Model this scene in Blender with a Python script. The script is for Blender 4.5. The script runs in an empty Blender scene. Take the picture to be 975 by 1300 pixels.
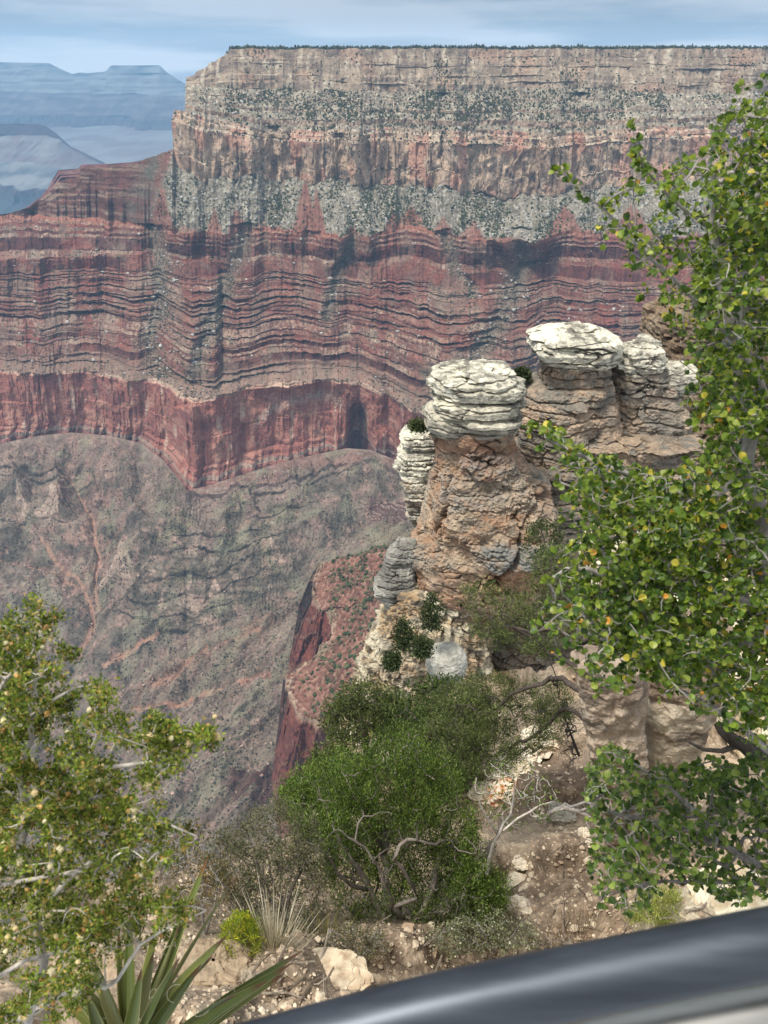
import bpy, math, random
import numpy as np
from mathutils import Vector, Matrix
RS = np.random.RandomState
random.seed(7)
scene = bpy.context.scene
COL = scene.collection

# ------------------------------------------------------------------ camera model
PITCH = math.radians(29.0)
FPX, CX, CY = 1000.0, 487.5, 650.0
CP, SP = math.cos(PITCH), math.sin(PITCH)

def ray(x, y):
    a = (np.asarray(x, float) - CX) / FPX
    b = (CY - np.asarray(y, float)) / FPX
    return np.stack(np.broadcast_arrays(a, CP + b * SP, -SP + b * CP), -1)

def at_s(x, y, s):
    return ray(x, y) * np.asarray(s, float)[..., None]

def at_z(x, y, z):
    d = ray(x, y)
    return d * (np.asarray(z, float) / d[..., 2])[..., None]

def at_d(x, y, dist):
    d = ray(x, y)
    return d * (np.asarray(dist, float) / d[..., 1])[..., None]

# ------------------------------------------------------------------ numpy noise
_r = RS(3)
_perm = np.concatenate([_r.permutation(256)] * 3).astype(np.int32)
_grad = _r.normal(size=(256, 3)); _grad /= np.linalg.norm(_grad, axis=1)[:, None]
_grad = _grad.astype(np.float32)

def pn(x, y, z=0.0):
    x, y, z = np.broadcast_arrays(np.asarray(x, np.float32), np.asarray(y, np.float32), np.asarray(z, np.float32))
    xi, yi, zi = np.floor(x).astype(np.int32), np.floor(y).astype(np.int32), np.floor(z).astype(np.int32)
    fx, fy, fz = x - xi, y - yi, z - zi
    xi &= 255; yi &= 255; zi &= 255
    u = fx * fx * fx * (fx * (fx * 6 - 15) + 10)
    v = fy * fy * fy * (fy * (fy * 6 - 15) + 10)
    w = fz * fz * fz * (fz * (fz * 6 - 15) + 10)
    out = 0
    for dx in (0, 1):
        wx = u if dx else 1 - u
        for dy in (0, 1):
            wy = v if dy else 1 - v
            h2 = _perm[_perm[(xi + dx) & 255] + ((yi + dy) & 255)]
            for dz in (0, 1):
                wz = w if dz else 1 - w
                g = _grad[_perm[h2 + ((zi + dz) & 255)] & 255]
                out = out + wx * wy * wz * (g[..., 0] * (fx - dx) + g[..., 1] * (fy - dy) + g[..., 2] * (fz - dz))
    return out * 1.5

def fbm(x, y, z=0.0, o=4, lac=2.03, gain=0.5):
    a, s = 1.0, 0
    x, y, z = np.asarray(x, np.float32), np.asarray(y, np.float32), np.asarray(z, np.float32)
    for i in range(o):
        s = s + a * pn(x + 17.3 * i, y + 5.1 * i, z + 9.7 * i)
        x, y, z, a = x * lac, y * lac, z * lac, a * gain
    return s

def ridged(x, y, z=0.0, o=4):
    a, s = 1.0, 0
    x, y, z = np.asarray(x, np.float32), np.asarray(y, np.float32), np.asarray(z, np.float32)
    for i in range(o):
        s = s + a * (1 - 2.2 * np.abs(pn(x + 11.3 * i, y + 3.1 * i, z)))
        x, y, z, a = x * 2.07, y * 2.07, z * 2.07, a * 0.5
    return s - .75

def hash3(i, j, k):
    return _perm[_perm[_perm[i & 255] + (j & 255)] + (k & 255)]

_rnd = RS(11).rand(256, 5).astype(np.float32)

def worley(x, y, z):
    """F1, F2 and a random value of the nearest cell"""
    x, y, z = np.broadcast_arrays(np.asarray(x, np.float32), np.asarray(y, np.float32), np.asarray(z, np.float32))
    xi, yi, zi = np.floor(x).astype(np.int32), np.floor(y).astype(np.int32), np.floor(z).astype(np.int32)
    f1 = np.full(x.shape, 9., np.float32); f2 = f1.copy(); rv = np.zeros(x.shape, np.float32)
    for a in (-1, 0, 1):
        for b in (-1, 0, 1):
            for c in (-1, 0, 1):
                h = _rnd[hash3(xi + a, yi + b, zi + c) & 255]
                d = (xi + a + h[..., 0] - x) ** 2 + (yi + b + h[..., 1] - y) ** 2 + (zi + c + h[..., 2] - z) ** 2
                near = d < f1
                f2 = np.where(near, f1, np.minimum(f2, d))
                rv = np.where(near, h[..., 3], rv)
                f1 = np.where(near, d, f1)
    return np.sqrt(f1), np.sqrt(f2), rv

def sstep(a, b, x):
    t = np.clip((x - a) / (b - a), 0, 1)
    return t * t * (3 - 2 * t)

def S(r, g, b):
    c = np.array([r, g, b], float) / 255
    return np.where(c <= 0.04045, c / 12.92, ((c + 0.055) / 1.055) ** 2.4).astype(np.float32)

def mixc(a, b, t):
    t = np.asarray(t)[..., None]
    return a * (1 - t) + b * t

def grade(c, sat=1.0, con=1.0, gain=1.0, mid=.2):
    c = np.clip(c, .004, 1)
    l = (c @ np.array([.3, .55, .15]))[..., None]
    c = l + (c - l) * sat
    return np.clip(gain * c * (l / mid) ** (con - 1), .006, .9)

# ------------------------------------------------------------------ mesh helpers
def mesh_np(name, V, F, mat=None, col=None, smooth=False, parent=None):
    """V (n,3); F list of (m,k) index arrays; col (n,3) linear vertex colours"""
    me = bpy.data.meshes.new(name)
    V = np.ascontiguousarray(V, np.float32).reshape(-1, 3)
    if not isinstance(F, (list, tuple)):
        F = [F]
    F = [np.asarray(f, np.int32) for f in F if len(f)]
    nl = sum(f.size for f in F); nf = sum(len(f) for f in F)
    me.vertices.add(len(V)); me.vertices.foreach_set('co', V.ravel())
    me.loops.add(nl); me.loops.foreach_set('vertex_index', np.concatenate([f.ravel() for f in F]))
    tot = np.concatenate([np.full(len(f), f.shape[1], np.int32) for f in F])
    st = np.concatenate([[0], np.cumsum(tot)[:-1]]).astype(np.int32)
    me.polygons.add(nf)
    me.polygons.foreach_set('loop_start', st); me.polygons.foreach_set('loop_total', tot)
    me.polygons.foreach_set('use_smooth', np.full(nf, bool(smooth)))
    me.update(calc_edges=True)
    me.validate()
    if col is not None:
        at = me.color_attributes.new('Col', 'FLOAT_COLOR', 'POINT')
        c4 = np.ones((len(V), 4), np.float32); c4[:, :3] = col
        at.data.foreach_set('color', c4.ravel())
    o = bpy.data.objects.new(name, me); COL.objects.link(o)
    if mat: me.materials.append(mat)
    if parent: o.parent = parent
    return o

def grid_faces(nu, nv, wrap=False):
    """vertices indexed [v*nu+u]"""
    u = np.arange(nu if wrap else nu - 1); v = np.arange(nv - 1)
    uu, vv = np.meshgrid(u, v)
    a = vv * nu + uu; b = vv * nu + (uu + 1) % nu
    return np.stack([a, b, b + nu, a + nu], -1).reshape(-1, 4)

class MB:
    """collects vertices, faces and colours into one mesh"""
    def __init__(s): s.V, s.F, s.C, s.n = [], {}, [], 0
    def add(s, V, F, c):
        V = np.asarray(V, np.float32).reshape(-1, 3); F = np.asarray(F, np.int32)
        s.V.append(V); s.F.setdefault(F.shape[1], []).append(F + s.n)
        c = np.asarray(c, np.float32)
        s.C.append(np.broadcast_to(c, (len(V), 3)) if c.ndim == 1 else c)
        s.n += len(V)
    def build(s, name, mat, parent=None, smooth=False, origin=(0, 0, 0)):
        V = np.concatenate(s.V) - np.asarray(origin, np.float32)
        return mesh_np(name, V, [np.concatenate(f) for f in s.F.values()], mat, np.concatenate(s.C), smooth, parent)

def tag(o, label=None, cat=None, group=None, kind=None):
    if label: o['label'] = label
    if cat: o['category'] = cat
    if group: o['group'] = group
    if kind: o['kind'] = kind
    return o

def empty(name, loc, label=None, cat=None, group=None):
    o = bpy.data.objects.new(name, None); COL.objects.link(o)
    o.location = [float(v) for v in loc]; o.empty_display_size = 0.1
    return tag(o, label, cat, group)

# ------------------------------------------------------------------ materials
def new_mat(name):
    m = bpy.data.materials.new(name); m.use_nodes = True
    nt = m.node_tree; nt.nodes.clear()
    return m, nt

def N(nt, t, **kw):
    n = nt.nodes.new(t)
    for k, v in kw.items():
        if k in n.inputs: n.inputs[k].default_value = v
        else: setattr(n, k, v)
    return n

def rock_mat(name, scale, bump, dist, rough=0.95, var=0.35, sc2=None, stretch=(1, 1, 1)):
    m, nt = new_mat(name); L = nt.links.new
    out = N(nt, 'ShaderNodeOutputMaterial'); bs = N(nt, 'ShaderNodeBsdfPrincipled')
    bs.inputs['Roughness'].default_value = rough
    bs.inputs['Specular IOR Level'].default_value = 0.15
    at = N(nt, 'ShaderNodeAttribute', attribute_name='Col')
    tc = N(nt, 'ShaderNodeTexCoord'); mp = N(nt, 'ShaderNodeMapping')
    mp.inputs['Scale'].default_value = stretch
    L(tc.outputs['Object'], mp.inputs['Vector'])
    n1 = N(nt, 'ShaderNodeTexNoise'); n1.inputs['Scale'].default_value = scale
    n1.inputs['Detail'].default_value = 8; n1.inputs['Roughness'].default_value = 0.68
    n2 = N(nt, 'ShaderNodeTexNoise'); n2.inputs['Scale'].default_value = sc2 or scale * 5
    n2.inputs['Detail'].default_value = 4
    L(mp.outputs[0], n1.inputs['Vector']); L(mp.outputs[0], n2.inputs['Vector'])
    mr = N(nt, 'ShaderNodeMapRange'); mr.inputs[1].default_value = 0.3; mr.inputs[2].default_value = 0.7
    mr.inputs[3].default_value = 1 - var; mr.inputs[4].default_value = 1 + var
    L(n1.outputs[0], mr.inputs[0])
    mr2 = N(nt, 'ShaderNodeMapRange'); mr2.inputs[1].default_value = 0.3; mr2.inputs[2].default_value = 0.7
    mr2.inputs[3].default_value = 1 - var * .6; mr2.inputs[4].default_value = 1 + var * .6
    L(n2.outputs[0], mr2.inputs[0])
    mu = N(nt, 'ShaderNodeMath', operation='MULTIPLY'); L(mr.outputs[0], mu.inputs[0]); L(mr2.outputs[0], mu.inputs[1])
    vm = N(nt, 'ShaderNodeVectorMath', operation='SCALE'); L(at.outputs['Color'], vm.inputs[0]); L(mu.outputs[0], vm.inputs['Scale'])
    L(vm.outputs[0], bs.inputs['Base Color'])
    ad = N(nt, 'ShaderNodeMath', operation='ADD'); L(n1.outputs[0], ad.inputs[0])
    m3 = N(nt, 'ShaderNodeMath', operation='MULTIPLY'); m3.inputs[1].default_value = 0.4
    L(n2.outputs[0], m3.inputs[0]); L(m3.outputs[0], ad.inputs[1])
    bp = N(nt, 'ShaderNodeBump'); bp.inputs['Strength'].default_value = bump; bp.inputs['Distance'].default_value = dist
    L(ad.outputs[0], bp.inputs['Height']); L(bp.outputs[0], bs.inputs['Normal'])
    L(bs.outputs[0], out.inputs['Surface'])
    return m

def leaf_mat(name, trans=0.45, rough=0.5, spec=0.3):
    m, nt = new_mat(name); L = nt.links.new
    out = N(nt, 'ShaderNodeOutputMaterial'); bs = N(nt, 'ShaderNodeBsdfPrincipled')
    bs.inputs['Roughness'].default_value = rough; bs.inputs['Specular IOR Level'].default_value = spec
    at = N(nt, 'ShaderNodeAttribute', attribute_name='Col')
    tr = N(nt, 'ShaderNodeBsdfTranslucent'); mx = N(nt, 'ShaderNodeMixShader'); mx.inputs[0].default_value = trans
    hs = N(nt, 'ShaderNodeVectorMath', operation='MULTIPLY'); hs.inputs[1].default_value = (1.15, 1.15, 0.75)
    L(at.outputs['Color'], bs.inputs['Base Color']); L(at.outputs['Color'], hs.inputs[0]); L(hs.outputs[0], tr.inputs['Color'])
    L(bs.outputs[0], mx.inputs[1]); L(tr.outputs[0], mx.inputs[2]); L(mx.outputs[0], out.inputs['Surface'])
    return m

M_WALL = rock_mat('canyon_rock', 0.05, 1.0, 6.0, var=0.22, sc2=0.22, stretch=(1, 1, 1.6))
M_ROCK = rock_mat('limestone', 2.2, 0.9, 0.08, var=0.20, sc2=12.0)
M_SOIL = rock_mat('soil', 4.0, 0.9, 0.04, var=0.30, sc2=28.0)
M_BARK = rock_mat('bark', 18.0, 0.8, 0.012, var=0.45, sc2=70.0, stretch=(1, 1, .35))
M_LEAF = leaf_mat('round_leaf', 0.42, 0.42, 0.4)
M_TINY = leaf_mat('tiny_leaf', 0.38, 0.6, 0.2)
M_NEEDLE = leaf_mat('needles', 0.25, 0.7, 0.15)
M_FAR = leaf_mat('far_foliage', 0.0, 0.95, 0.05)
# ================================================================== CANYON WALL
def knots(us, pts):
    """pts: (u, value...) -> smooth interpolation over us"""
    p = np.array(pts, float)
    return [np.interp(us, p[:, 0], p[:, i]) for i in range(1, p.shape[1])]

NU = 1240
U = np.linspace(-90, 1120, NU)
def wob(seed, amp, wl):        # shared small irregularity of a stratum's outcrop line
    return amp * fbm(U / wl, seed * 3.7, 0, 4)

# each stratum: outcrop line in the photo (x, y) with its elevation or distance -> plan curve
def corner_wrap(P, xc, turn, reach=1500.0, drop=0.0):
    """columns left of the corner turn round the end of the promontory and run back from us"""
    j = np.searchsorted(U, xc)
    c = P[j]
    d = np.array([c[0], c[1]]); d /= np.linalg.norm(d)
    a = -math.radians(turn)
    d = np.array([d[0] * math.cos(a) - d[1] * math.sin(a), d[0] * math.sin(a) + d[1] * math.cos(a)])
    t = (xc - U[:j]) / (xc + 90)
    P[:j, 0] = c[0] + d[0] * reach * t; P[:j, 1] = c[1] + d[1] * reach * t
    P[:j, 2] = c[2] - drop * np.minimum(1, t * 70)
    return P

bayA = 90 * fbm(U / 150, 1.3, 0, 3)
yA, = knots(U, [(-90, 101), (236, 99), (241, 97), (247, 95), (249, 91), (256, 88), (263, 85), (266, 80), (274, 78), (278, 74), (284, 71), (288, 67), (292, 66), (320, 65.5), (420, 65), (560, 64), (720, 65), (975, 67), (1120, 69)])
A = at_d(U, yA, 2230 + bayA)
A[:, 2] = np.where(U > 290, A[:, 2] * .25 + 58 * .75 + 2.5 * fbm(U / 14, 2.2, 0, 3), A[:, 2])
yB, = knots(U, [(-90, 104), (232, 106), (245, 108), (300, 112), (350, 112), (480, 116), (600, 116), (720, 112), (860, 118), (1120, 118)])
B = at_d(U, yB + wob(2, 2, 40), 2120 + bayA)
yC, = knots(U, [(-90, 140), (218, 140), (235, 141), (300, 158), (340, 164), (420, 166), (480, 162), (560, 166), (640, 164), (700, 170), (820, 160), (1120, 160)])
C_ = at_d(U, yC + wob(3, 3, 40), 1985 + bayA * 1.1)
yD, = knots(U, [(-90, 300), (14, 274), (36, 264), (52, 252), (66, 240), (74, 230), (98, 226), (103, 214), (146, 212), (168, 208), (196, 198), (219, 189), (222, 205), (232, 216), (262, 224), (330, 226), (400, 232), (450, 230), (480, 236), (560, 236), (600, 244), (640, 246), (700, 250), (750, 240), (820, 232), (1120, 232)])
D_ = at_d(U, yD + wob(4, 12, 34) * sstep(222, 260, U), 1925 + bayA * 1.15 * sstep(180, 260, U) + 90 * (1 - sstep(60, 220, U)))
yE, zE = knots(U, [(-90, 292, -293), (0, 274, -293), (60, 272, -293), (120, 277, -293), (190, 284, -293), (240, 296, -296), (300, 296, -296), (340, 289, -293),
                   (420, 297, -293), (470, 300, -293), (520, 285, -290), (570, 298, -293), (620, 306, -295), (680, 308, -295), (720, 290, -290), (760, 296, -293), (900, 300, -293), (1120, 300, -293)])
E_ = at_z(U, yE + wob(5, 4, 22), zE)
yF, zF = knots(U, [(-90, 338, -345), (0, 330, -345), (100, 325, -345), (200, 322, -345), (280, 330, -350), (300, 335, -350), (360, 325, -345), (430, 335, -350), (470, 336, -350),
                   (520, 330, -345), (570, 343, -350), (640, 340, -350), (700, 330, -345), (780, 335, -345), (1120, 335, -345)])
F_ = at_z(U, yF + wob(6, 3, 30), zF)
yG, zG = knots(U, [(-90, 468, -520), (0, 470, -520), (60, 474, -520), (110, 470, -520), (150, 478, -522), (175, 484, -524), (200, 480, -522), (225, 494, -528), (245, 510, -533), (262, 506, -530),
                   (300, 494, -525), (340, 488, -522), (400, 480, -520), (455, 484, -520), (490, 500, -528), (520, 520, -533), (560, 530, -535), (620, 510, -528), (700, 490, -522), (1120, 480, -520)])
G_ = at_z(U, yG + wob(7, 3, 24), zG)
yH, zH = knots(U, [(-90, 572, -660), (0, 566, -660), (50, 556, -655), (90, 552, -652), (140, 556, -655), (180, 566, -662), (205, 585, -672), (228, 612, -690), (237, 626, -700), (262, 620, -698),
                   (300, 608, -690), (350, 592, -680), (400, 580, -672), (440, 572, -665), (470, 574, -665), (510, 590, -672), (560, 610, -682), (640, 600, -675), (1120, 580, -665)])
H_ = at_z(U, yH + wob(8, 5, 16), zH)
A = corner_wrap(A, 236, 12, drop=300); B = corner_wrap(B, 235, 10, drop=280); C_ = corner_wrap(C_, 220.5, 8, drop=330)
A0 = A.copy(); A0[:, 1] += 5200; A0[:, 0] += (A[:, 0]) * 1.5 + 900; A0[:, 2] = 40
A1 = A * 1.0; A1[:, 1] += 60; A1[:, 2] += 1
# big bays and buttresses of the red beds, metres towards us
BAY = np.interp(U, [-90, 0, 60, 110, 150, 200, 250, 272, 282, 310, 360, 420, 440, 470, 520, 580, 640, 670, 690, 760, 1120], [10, -25, -10, -35, -20, 25, 75, 70, -20, 5, -12, 8, -35, -5, 25, 45, 90, 95, 40, 70, 60])
PYS = [yA - 2, yA - 1, yA, yB, yC, yD, yE, yF, yG, yH]
LINES = [A0, A1, A, B, C_, D_, E_, F_, G_, H_]

def bed_profile(n, seed, cliff=0.7, steep=8.0):
    """stair profile: alternating resistant beds and slopes. returns z-fraction, setback-fraction, cliffness at each row"""
    r = RS(seed)
    return r

def build_profile(rows, beds):
    """beds: list of (thickness, steepness) -> row arrays, evenly spaced in arc length"""
    th = np.array([b[0] for b in beds], float); th /= th.sum()
    st = np.array([b[1] for b in beds], float)
    sb = th / st; sb /= sb.sum()
    zc = np.concatenate([[0], np.cumsum(th)]); dc = np.concatenate([[0], np.cumsum(sb)])
    arc = np.concatenate([[0], np.cumsum(th + 0.5 * sb)]); arc /= arc[-1]
    t = (np.arange(rows)) / rows
    zf = np.interp(t, arc, zc); df = np.interp(t, arc, dc)
    k = np.clip(np.searchsorted(arc, t, side='right') - 1, 0, len(th) - 1)
    return zf, df, np.clip((st[k] - 0.6) / 4.0, 0, 1), k, zc, dc, arc

def supai_beds(n, seed, lo=.5, hi=7, pale=0.4):
    r = RS(seed); out = []
    for i in range(n):
        out.append((float(np.exp(r.normal(-.3, .75))), r.uniform(3, hi)))
        out.append((float(np.exp(r.normal(-.9, .8))), r.uniform(.4, .9)))
    return out

LAY = [  # (rows, beds)
    ('plateau', 4, [(1, 1)]),
    ('rimtop', 3, [(1, 1)]),
    ('kaibab', 74, [(2.0, 3.5), (.5, .6), (.8, 5), (.5, .6), (.6, 5), (.4, .7), (1.6, 7), (.4, .6), (1.2, 5), (.5, .7), (1.8, 7)]),
    ('toroweap', 74, [(1.6, .8), (.3, 4), (1.4, .7), (.5, 5), (1.2, .7), (1.0, 5), (.7, .8)]),
    ('coconino', 100, [(.4, 3), (.25, .5), (.5, 4), (.3, .5), (3.5, 14), (.12, 1), (2.0, 9)]),
    ('hermit', 88, [(1, .72), (.12, 2), (1, .68), (.15, 2), (.8, .75)]),
    ('esplanade', 62, [(.5, 4), (.3, .6), (.5, 5), (.3, .6), (.5, 5), (.25, .6), (2.2, 12), (.5, .6)]),
    ('supai', 300, supai_beds(23, 5) + [(.6, 6), (2.6, .62)]),
    ('redwall', 150, [(.3, 4), (.15, .5), (4.5, 16), (.1, .8), (3.5, 14), (.3, .7), (.5, 6), (.3, .7), (.6, 6), (.25, .7), (.5, 5)]),
]
rowsP, rowCol, rowVeg, rowPX, rowPY, rowBld = [], [], [], [], [], []
wl = np.concatenate([[0], np.cumsum(np.hypot(np.diff(E_[:, 0]), np.diff(E_[:, 1])))])   # metres along the wall
wl = wl[None, :]
ux = U[None, :]
nrm = -np.stack([E_[:, 0], E_[:, 1]], -1); nrm /= np.linalg.norm(nrm, axis=1)[:, None]   # outward, roughly to the void

def gully(px, py, path, width):
    """0..1 closeness to a drainage running down the wall"""
    p = np.array(path, float)
    c = np.interp(py, p[:, 1], p[:, 0], left=-9e3, right=-9e3)
    return np.exp(-((px - c) / width) ** 2)

GUL = [([(310, 285), (302, 330), (285, 370), (272, 400), (255, 440), (243, 480), (240, 515)], 13),
       ([(452, 290), (440, 330), (425, 370), (415, 410)], 9),
       ([(560, 290), (575, 330), (600, 380)], 10),
       ([(660, 290), (668, 330), (640, 400), (600, 460), (565, 520), (545, 600)], 16),
       ([(195, 285), (205, 330), (200, 400), (190, 440), (200, 480)], 12),
       ([(560, 118), (556, 170), (545, 240), (530, 285)], 10), ([(735, 118), (728, 160), (735, 240), (700, 290)], 12),
       ([(430, 170), (436, 240), (455, 295)], 9), ([(345, 160), (350, 240), (330, 290)], 8)]

for li, (nm, rows, beds) in enumerate(LAY):
    P0, P1 = LINES[li], LINES[li + 1]
    last = li == len(LAY) - 1
    zf, df, cl, bk, zc, dc, arc = build_profile(rows, beds)
    if last:
        zf = np.append(zf, 1); df = np.append(df, 1); cl = np.append(cl, 1); bk = np.append(bk, bk[-1])
    t = zf[:, None]
    # ledges fade in and out along the wall
    lin = (np.arange(len(zf)) / len(zf))[:, None]
    m = np.clip(0.5 + 1.1 * fbm(ux / 90 + li * 7, bk[:, None] * 1.7, 0, 2), 0, 1) * (0.75 if nm in ('supai', 'kaibab') else .4)
    dfm = df[:, None] * (1 - m) + t * m
    P = np.empty((len(zf), NU, 3))
    for c in (0, 1):
        P[..., c] = P0[:, c] * (1 - dfm) + P1[:, c] * dfm
    P[..., 2] = P0[:, 2] * (1 - t) + P1[:, 2] * t
    px = np.broadcast_to(ux, t.shape[:1] + (NU,)) + 0 * t
    py = PYS[li] * (1 - t) + PYS[li + 1] * t
    Z = P[..., 2]; cliff = cl[:, None] * (1 - m)
    n0 = fbm(wl / 90, Z / 60, 11., 3)
    big = ridged(wl / 170, Z / 900, 3.3, 4)
    med = ridged(wl / 52 + .6 * n0, Z / 110, 8.3, 3)
    fin = fbm(wl / 13, Z / 26, 5.1, 4)
    crk = fbm(wl / 7, Z / 60, 1.1, 3)
    slp = fbm(wl / 40 , Z / 40, 2.2, 4)
    disp = 0
    wB = {'plateau': 0, 'rimtop': .0, 'kaibab': 1, 'toroweap': 1, 'coconino': 1, 'hermit': .9, 'esplanade': 1, 'supai': 1, 'redwall': .8}[nm]
    disp = wB * (13 * big + 3.4 * med * (0.4 + .6 * cliff) + 3.2 * fin + .6 * crk * cliff)
    if nm in ('supai', 'esplanade'):
        disp = 12 * ridged(wl / 190, Z / 500, 3.3, 4) + 4 * fbm(wl / 45, Z / 22, 8.3, 4) + 3.0 * fin + 1.6 * crk * cliff
        P[..., 2] += (3.2 * fbm(wl / 150, 1.5, 0, 3)) * np.sin(np.pi * lin)
    if nm == 'redwall':
        disp = 11 * ridged(wl / 260, Z / 900, 3.3, 3) + 1.6 * med * np.clip(.2 + 1.6 * pn(wl / 130, Z / 130, 7.), 0, 1) + 2.0 * fin + .6 * crk + 5 * ridged(wl / 75, Z / 70, 17., 4)
        disp = disp - 75 * np.exp(-(np.abs(px - 455) / (6 + 10 * lin)) ** 3) * sstep(.2, .5, lin)      # dark alcove
        disp = disp - 14 * np.exp(-((px - 385 - 40 * (lin - .3)) / 70) ** 2) * sstep(.06, .16, lin) * (1 - sstep(.2, .9, lin))   # shallow arch
        disp = disp - 10 * np.exp(-((px - 238.5) / 2.6) ** 2)
        disp = disp - 10 * np.exp(-((px - 80) / 30) ** 2) * sstep(.5, .9, lin)
    if nm == 'coconino':
        disp = disp + 10 * ridged(wl / 48, Z / 160, 2.2, 4) * sstep(.15, .3, lin)
    if nm == 'hermit':
        disp = disp + 8 * ridged(wl / 75 + Z / 120 + .5 * n0, Z / 90, 2.2, 3)
    g = 0
    for path, w in GUL:
        g = np.maximum(g, gully(px + 5 * fbm(px / 30, py / 30, 4., 2), py, path, w))
    disp = disp - 22 * g * wB
    if nm == 'supai': disp = disp + BAY[None, :] * np.sin(np.pi * np.clip(lin * 1.02, 0, 1)) * .95
    if nm in ('toroweap', 'coconino', 'kaibab', 'hermit'):
        arch_ = {'kaibab': lin * .6, 'toroweap': .6 + .4 * lin, 'coconino': 1 - .2 * lin, 'hermit': .8 * (1 - lin)}[nm]
        disp = disp + arch_ * (46 * ridged(wl / 330, Z / 900, 4.4, 3) + 12 * ridged(wl / 120 + .5 * n0, Z / 150, 7., 3)) * sstep(225, 330, px)
    if nm == 'hermit':
        lsh = 1 - sstep(150, 195, px)
        stp_ = (np.floor(lin * 4 + .5 * fbm(wl / 90, 3., 0, 2)) / 4 - lin) * lsh
        P[..., 2] += -26 * stp_ * np.sin(np.pi * lin)
    edge = sstep(219, 250, px) if nm in ('kaibab', 'toroweap', 'coconino') else np.ones_like(px)
    disp = disp * (0.12 + .88 * edge)
    if nm == 'hermit': disp = disp * (.25 + .75 * sstep(190, 225, px))
    disp = np.where(np.abs(px - 237) < 0, disp, disp)
    P[..., 0] += nrm[:, 0] * disp; P[..., 1] += nrm[:, 1] * disp
    P[..., 2] += wB * (1 - cliff) * 2.2 * slp
    # ---------------- colour of the rock itself
    rs = RS(100 + li)
    bedc = rs.rand(len(beds))[bk][:, None]
    n1 = fbm(wl / 60, Z / 30, 31., 5); n2 = fbm(wl / 9, Z / 5, 41., 3); n3 = fbm(wl / 20 + .6 * n1, Z / 55, 51., 5); n4 = fbm(wl / 200, Z / 80, 61., 4)
    veg = np.zeros_like(px); bld = np.zeros_like(px)
    one = np.ones(px.shape)
    if nm in ('plateau', 'rimtop'):
        c = S(120, 112, 98) * one[..., None]
        veg = one * (1.0 if nm == 'rimtop' else 0)
    elif nm == 'kaibab':
        c = mixc(S(166, 146, 130), S(134, 116, 108), np.clip(.5 + n1 * .9 + (bedc - .5) * .9, 0, 1))
        c = mixc(c, S(183, 170, 155), np.clip(n3 * 1.6 - .15, 0, .8))
        c = mixc(c, S(175, 138, 120), sstep(.1, .5, n4) * .6)
        veg = ((1 - cliff) * (.10 + 1.0 * sstep(.0, .5, n4 + .5 * n3)) * (.35 + .65 * sstep(600, 760, px)) + .03) * sstep(290, 330, px)
    elif nm == 'toroweap':
        c = mixc(S(164, 153, 140), S(146, 132, 120), np.clip(.5 + n1, 0, 1))
        c = mixc(c, S(164, 128, 112), cliff * .7)
        c = mixc(c, S(192, 184, 172), np.clip(n2 * 1.2 - .1, 0, .7))
        dens = sstep(-.05, .4, fbm(wl / 110, Z / 60, 71., 4))
        veg = (1 - .85 * cliff) * (.28 + 1.7 * dens) * sstep(235, 300, px)
        bld = (1 - cliff) * .5
    elif nm == 'coconino':
        c = mixc(S(182, 154, 134), S(154, 126, 112), np.clip(.5 + n1 * .8 + n3 * .5, 0, 1))
        c = mixc(c, S(206, 180, 160), np.clip(fbm(wl / 26, Z / 70, 81., 3) * 1.7 - .25, 0, .85))
        c = mixc(c, S(112, 96, 96), np.clip(fbm(wl / 24 + n1, Z / 40, 91., 5) * 1.9 - .35, 0, .75))
        c = mixc(c, S(190, 130, 112), sstep(.1, .45, fbm(wl / 90, Z / 80, 98., 3)) * .7)
        c = mixc(c, S(184, 172, 158), (1 - cliff) * np.clip(.3 + n1 + n2 * .5, 0, .6))
        veg = (1 - cliff) * .5
        bld = (1 - cliff) * .3 + .25 * sstep(.1, .5, fbm(wl / 60, Z / 30, 97., 3))
    elif nm == 'hermit':
        tri = np.zeros(NU)
        for x0, hgt, w in [(205, .6, 16), (272, .45, 10), (300, .5, 12), (388, 1.15, 16), (402, .9, 12), (445, .25, 10), (500, .45, 14), (522, .55, 16), (562, .35, 14), (602, .35, 18), (640, .2, 20), (716, .62, 26), (800, .6, 30)]:
            tri = np.maximum(tri, hgt * np.clip(1 - np.abs(U - x0) / w, 0, 1))
        red = sstep(-.05, .08, lin + tri[None, :] - 1 + .10 * n2 + .12 * n1)
        red = np.maximum(red, 1 - sstep(-8, 8, px - (222 - 44 * lin) + 8 * n1))
        lb_ = sstep(.0, .3, fbm(Z / 8, wl / 400, 77., 3))
        talus = mixc(S(164, 153, 140), S(132, 122, 111), np.clip(.5 + n1 + n2 * .6, 0, 1))
        talus = mixc(talus, S(188, 186, 180), np.clip(n2 * 1.3, 0, .8))
        rc = mixc(S(156, 100, 90), S(172, 128, 114), np.clip(.4 + n1 + n2 * .5, 0, 1))
        c = mixc(talus, rc, red)
        c = mixc(c, mixc(S(124, 78, 72), S(160, 134, 122), lb_), (1 - sstep(180, 214, px)) * np.clip(.75 + n1 * .6, 0, 1))
        c = mixc(c, S(126, 122, 112), np.exp(-((px - 196 + 30 * lin) / 14) ** 2) * np.clip(.7 + n1, 0, 1))
        dens = sstep(.0, .45, fbm(wl / 70 - Z / 90, Z / 120, 72., 3))
        veg = (1 - .75 * red) * (.16 + 1.3 * dens)
        bld = (1 - red) * 1.0
    elif nm in ('esplanade', 'supai'):
        cc = mixc(S(130, 76, 70), S(102, 60, 62), np.clip(.5 + (bedc - .5) * 1.6 + .6 * n3, 0, 1))
        cc = mixc(cc, S(154, 88, 80), sstep(.0, .5, n4))
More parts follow.
